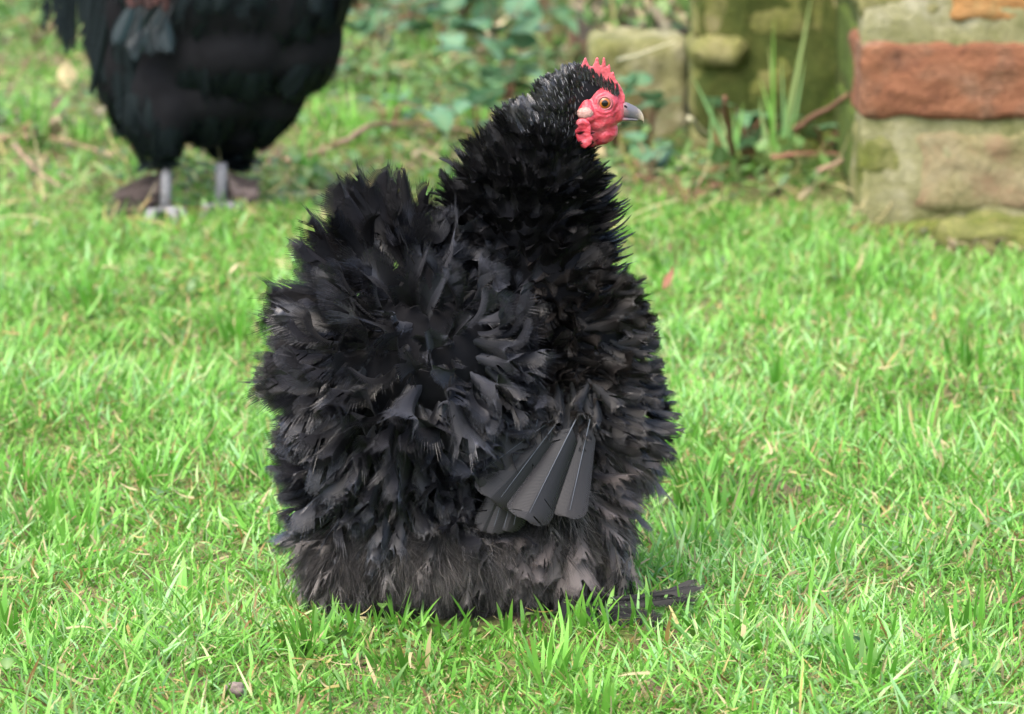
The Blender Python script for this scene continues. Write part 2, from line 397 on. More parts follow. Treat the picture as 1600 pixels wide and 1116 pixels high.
# ------------------------------------------------------------------ WALLS
def brick_mat(name, stops, moss, mosscol=((.10, .13, .02), (.22, .24, .06)), scale=26):
    m = NT(name); n1 = m.noise(scale, 7, .65); n2 = m.noise(scale*7, 5); n3 = m.noise(scale*.45, 5, .6, dist=.6)
    c = m.ramp(n1, stops); c = m.mix(.35, c, m.ramp(n2, [(.3, (.35, .33, .3)), (.7, (1, 1, 1))]), 'MULTIPLY')
    mk = m.ramp(n3, [(moss-.10, (1, 1, 1)), (moss+.10, (0, 0, 0))])
    c = m.mix(mk, c, m.ramp(n2, [(.35, mosscol[0]), (.65, mosscol[1])]))
    m.color(c); m.set(.9, .2); m.bump(n2, .9, .004); return m.m
M['red_brick'] = brick_mat('red_brick', [(.28, (.055, .024, .016)), (.42, (.16, .066, .034)), (.6, (.205, .090, .046)), (.75, (.22, .125, .085))], .42, ((.045, .032, .02), (.20, .125, .08)))
M['orange_brick'] = brick_mat('orange_brick', [(.3, (.24, .11, .035)), (.7, (.34, .19, .075))], .38, ((.12, .12, .045), (.24, .22, .11)))
M['pale_brick'] = brick_mat('lichen_brick', [(.3, (.19, .11, .065)), (.5, (.20, .165, .09)), (.7, (.25, .22, .13))], .47, ((.09, .10, .030), (.19, .18, .08)))
M['moss_brick'] = brick_mat('mossy_brick', [(.3, (.10, .10, .035)), (.5, (.16, .155, .055)), (.7, (.26, .23, .12))], .50, ((.05, .068, .010), (.11, .12, .024)))
M['green_brick'] = brick_mat('green_mossy_brick', [(.3, (.045, .075, .009)), (.6, (.08, .115, .017)), (.8, (.15, .15, .05))], .48, ((.026, .046, .006), (.06, .08, .012)))
M['mortar'] = brick_mat('mossy_mortar', [(.3, (.13, .13, .05)), (.5, (.21, .20, .10)), (.7, (.32, .30, .20))], .43, ((.07, .08, .018), (.14, .14, .05)))
M['dark_mortar'] = brick_mat('green_mortar', [(.3, (.03, .045, .007)), (.7, (.09, .095, .024))], .5, ((.02, .036, .005), (.05, .065, .012)))
def rough_box(bm, x0, x1, y0, y1, z0, z1, seed=0, amp=.004, rnd=.006, mi=0, cuts=14):
    g = bmesh.ops.create_cube(bm, size=2); es = list({e for v in g['verts'] for e in v.link_edges})
    fs0 = set(bm.faces)
    bmesh.ops.subdivide_edges(bm, edges=es, cuts=cuts, use_grid_fill=True)
    c = Vector(((x0+x1)/2, (y0+y1)/2, (z0+z1)/2)); h = Vector(((x1-x0)/2, (y1-y0)/2, (z1-z0)/2))
    new = [v for v in bm.verts if v.tag is False]
    off = Vector((seed*3.7, seed*1.9, seed*.7))
    for v in new:
        p = Vector((v.co.x*h.x, v.co.y*h.y, v.co.z*h.z))
        q = Vector([max(-h[i]+rnd, min(h[i]-rnd, p[i])) for i in range(3)])
        d = p-q; L = d.length
        if L > 1e-9: nrm = d/L; p = q + nrm*rnd
        else: nrm = p.normalized()
        w = c+p
        k = .7*amp*(noise.noise(w*30+off)*1.2 + noise.noise(w*90+off)*.6 + .5*min(0, noise.noise(w*55+off*2)+.1)*2)
        v.co = c + p + nrm*k; v.tag = True
        for f in v.link_faces: f.material_index = mi
# pier (front right) with its own courses
YP = 1.47
def zc(py, Y=YP): return P(1450, py, Y)[2]
def xc(px, Y=YP): return P(px, 200, Y)[0]
pier = empty('brick_pier', (xc(1343)+.2, YP+.1, 0), 'brick pier with one red brick between pale mossy courses at the right edge', 'wall')
bm = bmesh.new()
rough_box(bm, xc(1341), xc(1341)+.235, YP-.0045, YP+.11, zc(188), zc(65), 1, .005, .008, 0, 30)
rough_box(bm, xc(1480), xc(1480)+.215, YP-.002, YP+.11, zc(36), zc(-88), 2, .005, .009, 1, 22)
rough_box(bm, xc(1338), xc(1472), YP+.002, YP+.11, zc(30), zc(-90), 3, .006, .012, 3, 18)
rough_box(bm, xc(1426), xc(1426)+.215, YP-.001, YP+.11, zc(332), zc(203), 4, .005, .010, 2, 22)
rough_box(bm, xc(1343), xc(1418), YP+.003, YP+.11, zc(334), zc(206), 5, .005, .010, 3, 14)
rough_box(bm, xc(1470), xc(1470)+.26, YP-.085, YP+.02, -.03, .016, 61, .012, .012, 3, 24)
rough_box(bm, xc(1350), xc(1350)+.23, YP-.006, YP+.11, zc(470), zc(346), 6, .006, .010, 3, 22)
z = zc(-103); k = 0
while z < .85:
    x = xc(1341) - .0; s = 7+k*3; odd = k % 2
    for L in ((.215, .215) if odd else (.10, .215, .10)):
        rough_box(bm, x, x+L, YP+.002*random.random(), YP+.11, z, z+.065, s, .004, .006, random.choice((0, 1, 2, 3)), 10); x += L+.011; s += 1
    z += .076; k += 1
# side brick beyond the first stretcher
for a, b, mi in ((187, 66, 2), (332, 203, 0), (36, -88, 0)):
    rough_box(bm, xc(1341)+.247, xc(1341)+.36, YP+.001, YP+.11, zc(a), zc(b), a, .004, .006, mi, 12)
for a, b in ((187, 66), (36, -88), (332, 203)):   # left flank, deeper into the garden
    rough_box(bm, xc(1341)+.003, xc(1341)+.10, YP+.125, YP+.34, zc(a), zc(b), a+3, .004, .006, 4, 12)
bm_obj('brickwork', bm, [M['red_brick'], M['orange_brick'], M['pale_brick'], M['moss_brick'], M['green_brick']], pier)
bm = bmesh.new(); rough_box(bm, xc(1341)+.004, xc(1341)+.43, YP+.0015, YP+.10, -.08, .85, 30, .007, .004, 0, 50)
rough_box(bm, xc(1341)+.007, xc(1341)+.43, YP+.09, YP+.5, -.08, .849, 33, .004, .004, 1, 50)
bm_obj('mortar', bm, [M['mortar'], M['dark_mortar']], pier)
# mossy wall between pier and low edging
YW = 1.89
wall = empty('mossy_wall', (WALL_L+.2, YW+.05, 0), 'green mossy garden wall standing back between the brick pier and the low edging', 'wall')
bm = bmesh.new(); z = -.035; k = 0
while z < .9:
    x = WALL_L - (.0 if k % 2 == 0 else .0) ; first = True
    while x < PIER_L+.12:
        L = (.215 if not (first and k % 2) else .10); first = False
        rough_box(bm, x, x+L, YW+.004*random.random(), YW+.12, z, z+.066, 50+k*7+x*3, .005, .010, 0 if x-WALL_L < .05 else 1, 14); x += L+.012
    z += .076; k += 1
bm_obj('brickwork', bm, [M['moss_brick'], M['green_brick']], wall)
bm = bmesh.new(); rough_box(bm, WALL_L+.004, PIER_L+.14, YW+.0005, YW+.22, -.08, .9, 31, .010, .004, 0, 50)
bm_obj('mortar', bm, M['dark_mortar'], wall)
# low edging left of it
YL = 2.06
low = empty('low_edging_wall', (LOW_L+.05, YL+.05, 0), 'low pale lichen covered edging wall behind the hen\'s beak, flat on top', 'wall')
bm = bmesh.new()
ztop = P(1000, 62, YL)[2]
rough_box(bm, LOW_L, P(1078, 100, YL)[0]-.003, YL, YL+.10, -.04, ztop, 40, .006, .010, 0, 26)
bm_obj('edging_stone', bm, M['mortar'], low)
bm = bmesh.new(); rough_box(bm, P(1080, 100, YL)[0]-.008, P(1160, 100, YL)[0], YW-.014, YW+.06, P(1120, 105, YW)[2], P(1120, 55, YW)[2], 41, .007, .016, 0, 16)
o = bm_obj('wall_stub', bm, M['moss_brick'], wall)
# raised soil bed behind the edging
V, Q = grid(LOW_L-.01, WALL_L+.06, YL+.09, YL+1.4, 60, 120, lambda x, y: ztop-.012+.35*gh(x*3, y*3)+.02*np.clip((y-YL-.1)*2, 0, 1))
soil = NT('bed_soil'); n = soil.noise(90, 6); soil.color(soil.ramp(n, [(.35, (.012, .009, .005)), (.55, (.040, .030, .016)), (.72, (.12, .10, .05))])); soil.set(.95, .2); soil.bump(n, 1, .006)
tag(mesh_np('soil_bed', V, Q, soil.m), kind='structure')
bx0, bx1 = LOW_L, WALL_L+.05
def bedz(V, Q, c): V = V.copy(); V[:, 2] += ztop; return V, Q, c
r_ = np.random.default_rng(5); n_ = 900; bb = np.stack([r_.uniform(bx0, bx1, n_), r_.uniform(YL+.10, YL+.9, n_), np.full(n_, ztop-.004)], 1)
az_ = r_.uniform(0, 6.28, n_); H_ = np.stack([np.cos(az_), np.sin(az_), 0*az_], 1); Zc = np.array([[0, 0, 1.0]]); l_ = r_.uniform(.2, 1.5, n_)[:, None]
T_ = np.sin(l_)*H_+np.cos(l_)*Zc; N_ = -np.cos(l_)*H_+np.sin(l_)*Zc; L_ = r_.uniform(.010, .03, n_)
V, Q, s_, ix_ = ribbons(bb, T_, N_, L_, L_*r_.uniform(.12, .4, n_), r_.normal(0, .5, n_), lambda s: np.clip(np.sin(np.pi*np.clip(s, .02, .985)**.8)**.8, .05, 1), 6, across=3, fold=.25)
cc_ = np.stack([r_.uniform(0, 1, n_)[ix_], s_, np.tile([1., 0, 1], len(V)//3)], 1)
f_ = np.repeat(r_.uniform(0, 1, n_) < .5, 18); fq = f_[Q[:, 0]]
tag(mesh_np('bed_weeds', V, Q[fq], M['weed'], col=cc_), 'small weeds sprouting on the soil above the low edging wall', 'weeds', kind='stuff')
tag(mesh_np('bed_litter', V, Q[~fq], M['litter'], col=cc_), 'dead leaf scraps on the soil above the low edging wall', 'leaf litter', kind='stuff')
# broken piece at the foot of the pier
c = G(1405, 352)
bm = bmesh.new(); rough_box(bm, c[0]-.045, c[0]+.045, c[1]-.02, c[1]+.025, -.01, .018, 60, .006, .010, 0, 16)
bmesh.ops.rotate(bm, verts=bm.verts, cent=c, matrix=__import__('mathutils').Matrix.Rotation(-.35, 3, 'Z'))
tag(bm_obj('broken_stone', bm, M['mortar'], origin=(c[0], c[1], 0)), 'flat pale broken stone lying in grass at the foot of the brick pier', 'stone')


# ------------------------------------------------------------------ FEATHERS
def feathers(root, T, Nr, L, W, C, B=20, prof=None, rng=RNG, split=.10, cup=.15, cpow=1.3, side=None, a0=1.05, a1=.30, fray=.1, wmul=1.5, taper=.7, psplit=.10, hair=.22, fwd=.22):
    """n feathers, each a vane of 2*B barbs set along a curved quill. Returns V,Q,col"""
    n = len(root); K = 14; sk = np.linspace(0, 1, K)
    phi = C[:, None]*sk[None]**cpow
    d = np.cos(phi)[..., None]*T[:, None] + np.sin(phi)[..., None]*Nr[:, None]
    pos = np.concatenate([np.zeros((n, 1, 3)), np.cumsum((d[:, 1:]+d[:, :-1])/2*(L/(K-1))[:, None, None], 1)], 1) + root[:, None]
    nr = -np.sin(phi)[..., None]*T[:, None] + np.cos(phi)[..., None]*Nr[:, None]
    S = unit(np.cross(T, Nr))
    if side is None: side = rng.normal(0, .10, n)
    pos = pos + S[:, None]*(side*L)[:, None, None]*(sk**2)[None, :, None]
    sj = np.linspace(.08, 1, B); f = sj*(K-1); i0 = np.minimum(f.astype(int), K-2); fr = (f-i0)[None, :, None]
    P0 = pos[:, i0]*(1-fr) + pos[:, i0+1]*fr; D = unit(d[:, i0]*(1-fr)+d[:, i0+1]*fr); NN = unit(nr[:, i0]*(1-fr)+nr[:, i0+1]*fr)
    if prof is None: prof = lambda s: .45+.55*np.clip(s*1.5, 0, 1)
    U = np.array([0, .35, .7, 1.0]); nu = 4; Vs, Qs, sides = [], [], []
    cut = rng.uniform(0, 1, (n, B)) < psplit; cut[:, -1] = False
    for sg in (-1, 1):
        cutS = np.roll(cut, 1 if sg > 0 else -int(B//5), axis=1); cutS[:, 0] = False; gid = np.cumsum(cutS, 1)
        go = np.take_along_axis(rng.normal(0, 1, (n, B)), gid, 1); gl = np.take_along_axis(rng.normal(0, 1, (n, B)), gid, 1)
        gn = np.take_along_axis(rng.normal(0, 1, (n, B)), gid, 1)
        a = (a0*(1-sj**1.6)+a1*sj**1.6)[None] + go*split
        a = np.clip(a, .08, 1.4)
        l = W[:, None]*prof(sj)[None]*(1+fray*gl*.7+rng.normal(0, fray*.3, (n, B)))/np.maximum(np.sin(a), .72)
        sa, ca = np.sin(a)[..., None], np.cos(a)[..., None]
        bd = ca*D + sa*sg*S[:, None]; e = sa*D - ca*sg*S[:, None]
        def at(u): return P0 + bd*(l*u)[..., None] + D*(l*fwd*u*u)[..., None] - NN*(l*(cup+gn*.10)*u*u)[..., None]
        pts = np.stack([at(u) for u in U], 2)                       # n,B,4,3
        hl = hair*rng.uniform(.4, 1.3, (n, B)); tipp = P0 + bd*(l*(1+hl))[..., None] + D*(l*(fwd+.3*hl))[..., None] - NN*(l*(cup+gn*.10)*(1+1.6*hl))[..., None]
        w = (L/B*.42)[:, None, None]*np.maximum(sa, .5)
        ext = np.stack([pts[:, :, 2:].mean(2) - e*w, pts[:, :, 2:].mean(2) + e*w, tipp - e*w*.12, tipp + e*w*.12], 2)   # fringe of free barb ends
        V = np.concatenate([pts, ext], 2)                           # n,B,8,3
        Vs.append(V)
        i = np.arange(n*B*8).reshape(n, B, 8)
        q = np.stack([i[:, :-1, :3], i[:, :-1, 1:4], i[:, 1:, 1:4], i[:, 1:, :3]], -1)
        keepq = ~cutS[:, 1:, None] | (np.arange(3)[None, None] == 0)
        q = q[np.broadcast_to(keepq, q.shape[:3])]
        h = np.stack([i[..., 4], i[..., 5], i[..., 7], i[..., 6]], -1).reshape(-1, 4)
        Qs.append(q if sg < 0 else q[:, ::-1]); sides.append(i)
        Qs.append(h)
    nv = n*B*8
    Qs[2] = Qs[2]+nv; Qs[3] = Qs[3]+nv
    L_, R_ = sides[0][:, -1, :4], sides[1][:, -1, :4]+nv
    Qs.append(np.stack([L_[:, :3], L_[:, 1:], R_[:, 1:], R_[:, :3]], -1).reshape(-1, 4))
    V = np.concatenate([v.reshape(-1, 3) for v in Vs]); Q = np.concatenate(Qs)
    r = np.tile(np.repeat(rng.uniform(0, 1, n), B*8), 2); g = np.tile(np.repeat(sj, 8), n*2)
    b = np.tile(np.array([0, .35, .7, 1, .85, .85, 1, 1]), n*B*2)
    return V, Q, np.stack([r, g, b], 1)
def surface(bm, n, rng):
    bmesh.ops.triangulate(bm, faces=bm.faces)
    tri = np.array([[v.co[:] for v in f.verts] for f in bm.faces]); nv = np.array([[v.normal[:] for v in f.verts] for f in bm.faces])
    ar = np.linalg.norm(np.cross(tri[:, 1]-tri[:, 0], tri[:, 2]-tri[:, 0]), axis=1); p = ar/ar.sum()
    k = rng.choice(len(tri), n, p=p); a, b = rng.uniform(0, 1, n), rng.uniform(0, 1, n)
    m = a+b > 1; a[m], b[m] = 1-a[m], 1-b[m]; w = np.stack([1-a-b, a, b], 1)
    return (tri[k]*w[..., None]).sum(1), unit((nv[k]*w[..., None]).sum(1))
def thin(pts, r):
    """keep points at least r[i] apart (greedy hash)"""
    cell = float(np.max(r)); H = {}; keep = []
    for i, p in enumerate(pts):
        k = tuple((p/cell).astype(int)); ok = True
        for dx in (-1, 0, 1):
            for dy in (-1, 0, 1):
                for dz in (-1, 0, 1):
                    for j in H.get((k[0]+dx, k[1]+dy, k[2]+dz), ()):
                        q = pts[j]-p
                        if q@q < r[i]*r[i]: ok = False; break
                    if not ok: break
                if not ok: break
            if not ok: break
        if ok: H.setdefault(k, []).append(i); keep.append(i)
    return np.array(keep)
def idw(px, py, C, pw=3.0):
    c = np.array([r[:2] for r in C], float); v = np.array([r[2:] for r in C], float)
    d = np.hypot(px[:, None]-c[None, :, 0], py[:, None]-c[None, :, 1])+8
    w = d**-pw; w /= w.sum(1, keepdims=True); return w@v
UPV = np.array([0, math.sin(PITCH), math.cos(PITCH)])
def place(pts, nrm, par, px, rng, ang=.35, lfs=.15, rolls=.35):
    """par columns: dirx,diry,lift,L,W,curl -> root,T,Nr,L,W,C in metres"""
    n = len(pts); d2 = par[:, :2] + rng.normal(0, ang, (n, 2))*np.linalg.norm(par[:, :2], axis=1, keepdims=True)
    D = d2[:, :1]*np.array([[1, 0, 0]]) + d2[:, 1:2]*np.array([[0, 0, 1.0]])
    t = unit(D - (D*nrm).sum(1, keepdims=True)*nrm*.85)
    t = unit(t - (t*nrm).sum(1, keepdims=True)*nrm)
    lf = np.clip(par[:, 2]+rng.normal(0, lfs, n), 0, 1.4)[:, None]
    T = np.cos(lf)*t + np.sin(lf)*nrm; Nr = np.cos(lf)*nrm - np.sin(lf)*t
    roll = rng.normal(0, rolls, n)[:, None]; S = np.cross(T, Nr); Nr = unit(np.cos(roll)*Nr+np.sin(roll)*S)
    sc = rng.uniform(.75, 1.2, n)
    return pts - nrm*4*px, T, Nr, par[:, 3]*px*sc, par[:, 4]*px*rng.uniform(.8, 1.2, n), par[:, 5]*rng.uniform(.5, 1.35, n)

# ------------------------------------------------------------------ FRIZZLE HEN
hx, hy = HP(790, 950, 0)[0], 0.0
hen = empty('frizzle_hen', (hx, hy, 0), 'black frizzle hen with curled feathers and red face standing in the grass, in sharp focus', 'hen', )
def ellp(bm, px, py, d, rx, rz, ry, seg=28, rot=None): add_ell(bm, HP(px, py, d), (rx*PX, ry*PX, rz*PX), seg, rot)
bm = bmesh.new()
for a in [(612, 585, -45, 98, 150, 122), (655, 555, -75, 95, 115, 118), (695, 560, -85, 85, 105, 105), (655, 490, -35, 70, 85, 90), (750, 620, 5, 145, 190, 112), (870, 600, 20, 112, 170, 98), (915, 650, 25, 85, 110, 95),
          (895, 520, 20, 82, 110, 90), (715, 848, 0, 220, 100, 130), (880, 805, -5, 88, 130, 112), (548, 872, -5, 72, 78, 95), (620, 750, -5, 115, 110, 105),
          (830, 430, 15, 108, 100, 90), (818, 360, 15, 102, 90, 82), (832, 290, 12, 90, 80, 70), (852, 230, 10, 70, 68, 56), (877, 184, 4, 44, 60, 35), (903, 146, 2, 35, 40, 25),
          (930, 165, 0, 32, 34, 17)]:
    ellp(bm, *a)
bm = remeshed(bm, .0022, 5); bm.normal_update()
SP, SN = surface(bm, 60000, RNG)
body = bm_obj('body', bm, M['skin'], hen)
spx, spy = proj(SP)
inface = (((spx-940)/41)**2+((spy-185)/47)**2 < 1)
skirt = (spy > 765+RNG.uniform(0, 55, len(spy))) & (spx < 790)
wingz = (spx > 735) & (spx < 910) & (spy > 692) & (spy < 815) & (SN[:, 1] < .1)
#      px   py   dx   dy   lift  L    W   curl  min spacing
CT = [(905, 118, -.35, .9, .45, 17, 3.0, .3, 4.5), (945, 135, -.5, .75, .3, 10, 2.2, .2, 3.6), (870, 140, -.45, .85, .5, 22, 4, .4, 5.5),
      (885, 200, -.2, .9, .35, 20, 4, .4, 5), (900, 240, .1, .9, .4, 24, 4.5, .6, 6), (820, 180, -.5, .8, .55, 30, 5.5, .5, 7),
      (780, 220, -.6, .8, .6, 42, 7, .5, 9), (840, 260, -.1, .95, .5, 38, 8, .8, 10), (925, 265, .5, .7, .5, 34, 6, .4, 9),
      (720, 290, -.75, .7, .5, 64, 10, .4, 12), (800, 330, -.1, .95, .6, 58, 12, .9, 14), (870, 330, .2, .9, .6, 52, 12, 1.0, 14),
      (930, 330, .9, .35, .5, 66, 9, .7, 12), (690, 360, -.75, .7, .5, 72, 12, .5, 14), (760, 400, -.2, .8, .7, 66, 14, 1.2, 16), (860, 410, .3, .6, .7, 60, 14, 1.3, 16),
      (940, 410, .95, .15, .5, 34, 10, .6, 12), (970, 455, .95, .15, .5, 48, 12, .6, 14),
      (900, 480, .8, .2, .7, 62, 13, 1.3, 16), (1000, 500, 1, .05, .5, 58, 13, .7, 15), (900, 560, .85, -.1, .6, 66, 12, 1.1, 15), (1000, 590, .95, -.3, .5, 62, 12, .6, 15),
      (860, 620, .8, -.45, .5, 70, 12, .9, 15), (960, 650, .8, -.5, .5, 72, 14, .6, 16), (1010, 700, .5, -.8, .4, 70, 22, .5, 19), (900, 690, .5, -.8, .4, 66, 14, .5, 16),
      (960, 790, .3, -.9, .35, 66, 19, .1, 20), (880, 830, .05, -1, .35, 62, 18, .1, 20), (990, 850, .15, -.95, .3, 48, 15, .1, 17), (900, 900, .1, -1, .3, 50, 12, 0, 15), (820, 880, -.05, -1, .3, 46, 9, 0, 13),
      (640, 400, 0, 1, .6, 74, 20, 1.7, 24), (560, 420, -.35, .9, .6, 70, 20, 1.5, 26), (500, 470, -.85, .5, .6, 84, 26, 1.3, 25), (470, 560, -1, .05, .6, 82, 26, 1.3, 25),
      (480, 660, -.9, -.4, .6, 80, 24, 1.2, 24), (500, 760, -.8, -.5, .5, 66, 18, .9, 20),
      (600, 480, -.35, -.5, .9, 84, 22, 1.3, 20), (660, 480, 0, -.8, .95, 80, 20, 1.0, 17), (655, 445, 0, .6, .95, 70, 19, 1.6, 17), (700, 430, .2, .8, .9, 78, 19, 1.9, 20), (700, 520, .3, -.2, .95, 84, 20, 1.9, 22), (780, 500, .7, .2, .8, 70, 17, 1.6, 17), (800, 580, .8, -.3, .8, 72, 17, 1.3, 17),
      (580, 580, -.4, -.5, .9, 84, 22, 1.6, 23), (660, 620, -.1, -.9, .85, 84, 20, 1.5, 22), (740, 640, .2, -.9, .8, 84, 17, 1.2, 18), (560, 700, -.4, -.9, .7, 84, 17, 1.0, 18), (660, 740, -.05, -1, .7, 84, 15, .9, 18), (740, 760, 0, -1, .5, 70, 14, .6, 17),
      (800, 660, .3, -.8, .6, 66, 14, .8, 16), (620, 800, 0, -1, .5, 66, 13, .5, 17)]
par = idw(spx, spy, CT)
ok = ~inface & ~skirt & ~wingz
idx = np.where(ok)[0]
bk_ = (spx < 815) & (spy > 400) & (spy < 830); par[:, 6] *= np.where(bk_, 1.17, 1.04); par[:, 4] *= np.where(bk_, 1.24, 1.18); par[:, 3] *= np.where(bk_, 1.14, 1.03); par[:, 1] -= np.where(bk_, .28, 0)
keep = idx[thin(SP[idx], par[idx, 6]*PX*.92)]
kx, ky = spx[keep], spy[keep]
# which plumage each feather belongs to
neck = ky < 235 + 0*kx
neck |= (ky < 420 + .12*(kx-800)) & (kx > 655 + np.maximum(0, ky-330)*1.0)
back = ~neck & (kx < 815 + .0*ky) & (ky < 825) & (kx < 830-.4*np.maximum(0, 470-ky))
low_ = ~neck & ~back & (ky > 680) & (kx > 770)
breast = ~neck & ~back & ~low_
spat = lambda s: (.30+.70*np.clip(s*1.5, 0, 1)**1.2)*np.sqrt(np.clip(1-(np.clip(s-.62, 0, 1)/.42)**2, .10, 1))
pointed = lambda s: np.clip(np.sin(np.pi*np.clip(s*.86+.08, 0, 1))**.7, .12, 1)
def group(mask, name, mat, B, prof, ang, split, cup=.15, fray=.1, **kw):
    k = keep[mask]
    r, T, N, L, W, C = place(SP[k], SN[k], par[k], PX, RNG, ang)
    V, Q, c = feathers(r, T, N, L, W, C, B, prof, RNG, split, cup, fray=fray, **kw)
    return mesh_np(name, V, Q, M[mat], hen, col=c)
head = neck & (ky < 215) & (kx > 800)
group(neck & ~head, 'neck_feathers', 'neck', 18, pointed, .24, .12, a1=.2, fray=.06, hair=.3)
group(head, 'head_feathers', 'head', 8, pointed, .15, .08, a1=.2)
group(breast, 'breast_feathers', 'breast', 22, spat, .30, .16, cup=.3, fray=.10, hair=.35)
group(low_, 'thigh_feathers', 'brown', 26, spat, .24, .16, fray=.14, hair=.6, psplit=.16)
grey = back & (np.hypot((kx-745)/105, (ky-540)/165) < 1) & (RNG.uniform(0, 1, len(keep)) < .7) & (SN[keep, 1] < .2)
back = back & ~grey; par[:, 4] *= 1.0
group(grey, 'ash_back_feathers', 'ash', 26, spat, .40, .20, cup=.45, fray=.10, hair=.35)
half = RNG.uniform(0, 1, len(keep)) < .55
group(back & half, 'back_feathers', 'back', 26, spat, .40, .16, cup=.42, fray=.08, hair=.3)
petal = lambda s: np.clip(np.sin(np.pi*np.clip(s*.93+.05, 0, 1)**1.5)**.75, .05, 1)
par[:, 4] *= 1.25; par[:, 5] *= 1.2
group(back & ~half, 'curled_back_feathers', 'back', 26, petal, .45, .18, cup=.55, fray=.08, a1=.2, hair=.3)
print('feathers', neck.sum(), breast.sum(), low_.sum(), back.sum())

def explicit(name, mat, rows, B, prof, hen_=hen, curl=0.0, split=.05, cup=.08, fray=.05, face=None, HPf=HP, px=PX, **kw):
    """rows: root px,py,d, tip px,py,d, half width px, curl"""
    R = np.array([HPf(*r[0:3]) for r in rows]); E = np.array([HPf(*r[3:6]) for r in rows])
    T = unit(E-R); L = np.linalg.norm(E-R, axis=1); W = np.array([r[6] for r in rows])*px; C = np.array([r[7] for r in rows], float)
    N = np.tile(np.array([[0.0, -1, .15]]) if face is None else face, (len(rows), 1)); N = unit(N - (N*T).sum(1, keepdims=True)*T)
    # aim so that the chord, not the root tangent, hits the tip
    h = C/2.6; T2 = np.cos(h)[:, None]*T - np.sin(h)[:, None]*N; N2 = np.cos(h)[:, None]*N + np.sin(h)[:, None]*T
    V, Q, c = feathers(R, T2, N2, L*(1+C*C/24), W, C, B, prof, RNG, split, cup, fray=fray, **kw)
    return mesh_np(name, V, Q, M[mat], hen_, col=c), (R, T2, N2, L)
rr = []
for i in range(26):
    t = i/26; y = 300+t*120; rr.append((905+random.uniform(-10, 12), y+15, random.uniform(-40, 40), 972+10*math.sin(t*3.1)+random.uniform(-8, 10), y-18+t*20, random.uniform(-50, 50), random.uniform(6, 9), .5))
explicit('hackle_feathers', 'neck', rr, 20, pointed, split=.1, a1=.2, fray=.06, face=np.array([[-.4, -.5, .8]]))
# broad tail feathers that fan out at the left
rows = [(600, 440, -20, 465, 350, -20, 34, .5), (610, 420, -10, 510, 305, -30, 30, .5), (620, 400, -20, 548, 272, -10, 34, .6), (625, 400, 0, 590, 268, 0, 26, .4), (640, 400, -20, 622, 262, -10, 22, .3), (650, 400, -10, 652, 290, -20, 22, .5),
        (560, 480, -30, 420, 450, -30, 38, .4), (560, 500, -10, 412, 490, 0, 34, .5), (560, 540, -50, 402, 560, -40, 36, .5), (550, 590, -40, 400, 610, -40, 38, .5), (550, 620, -20, 415, 665, -10, 34, .5),
        (550, 600, 30, 398, 585, 40, 36, .4), (560, 640, -30, 440, 700, -60, 30, .5), (560, 690, 0, 415, 712, 10, 24, .4), (560, 740, 0, 436, 768, 0, 24, .3), (560, 780, 10, 425, 808, 10, 22, .2), (570, 770, 30, 440, 800, 40, 22, .2),
        (650, 420, 0, 628, 258, -5, 15, .15), (655, 420, 10, 642, 300, 5, 13, .1), (640, 430, 20, 605, 285, 20, 18, .4), (600, 450, -40, 500, 335, -60, 24, .7), (610, 450, -50, 540, 320, -70, 22, .8), (590, 470, -60, 462, 385, -70, 26, .6), (660, 430, -30, 668, 330, -60, 16, .9), (645, 440, -50, 610, 320, -80, 20, .9),
        (570, 430, 40, 450, 400, 50, 34, .3), (600, 400, 50, 520, 300, 60, 32, .3), (580, 520, 50, 410, 520, 60, 34, .3)]
r2 = []
for q in rows:
    for j in range(2):
        ex, ey = q[0]+(q[3]-q[0])*(.86-.10*j), q[1]+(q[4]-q[1])*(.90-.09*j)
        r2.append((q[0]+random.uniform(-14, 14), q[1]+random.uniform(-14, 14), q[2]+random.uniform(-10, 10), ex+random.uniform(-10, 10)*(j+.6), ey+random.uniform(-10, 10)*(j+.6), q[5]+random.uniform(-25, 12), q[6]*random.uniform(.72, 1.05), q[7]*random.uniform(.6, 2.2)))
explicit('tail_feathers', 'tail', r2, 34, spat, split=.16, cup=.3, fray=.09, psplit=.10, hair=.3, face=np.array([[.1, -.8, .6]]))
# flight feathers of the near wing
wb = -132
rows = [(840, 655, wb-6, 800, 832, wb-18, 24, .1), (832, 650, wb-7, 784, 838, wb-19, 22, .1), (825, 650, wb-6, 768, 835, wb-17, 20, .1),
        (868, 652, wb-4, 742, 744, wb-34, 44, .12), (874, 655, wb-8, 776, 786, wb-40, 40, .12),
        (922, 655, wb-4, 888, 808, wb-36, 30, .1), (900, 655, wb-8, 822, 812, wb-50, 37, .1)]
wing = empty('wing', HP(840, 660, wb), None, None); wing.parent = hen
wing.location = Vector(HP(840, 660, wb)) - hen.location
rnd = lambda s: (.45+.55*np.clip(s*1.3, 0, 1))*np.sqrt(np.clip(1-(np.clip(s-.80, 0, 1)/.2)**2, .004, 1))
o, (R, T, N, L) = explicit('flight_feathers', 'wing', rows, 90, rnd, wing, split=.03, cup=.22, fray=.015, a0=.8, a1=1.3, psplit=.02, hair=.05, fwd=.03)
V, Q, s, ix = ribbons(R+N*.0009, T, N, L*.93, np.full(len(R), .0003), np.array([r[7] for r in rows]), lambda s: 1.1-.75*s, 14, across=3, fold=-.6)
mesh_np('quills', V, Q, M['shaft'], wing)
bpy.context.view_layer.update()
rr = []
for i in range(34):
    x = random.uniform(790, 935); y = random.uniform(585, 645)
    rr.append((x, y, -112-random.uniform(0, 12), x+random.uniform(-22, 40), y+random.uniform(38, 62), -136-random.uniform(0, 16), random.uniform(10, 15), random.uniform(.2, .9)))
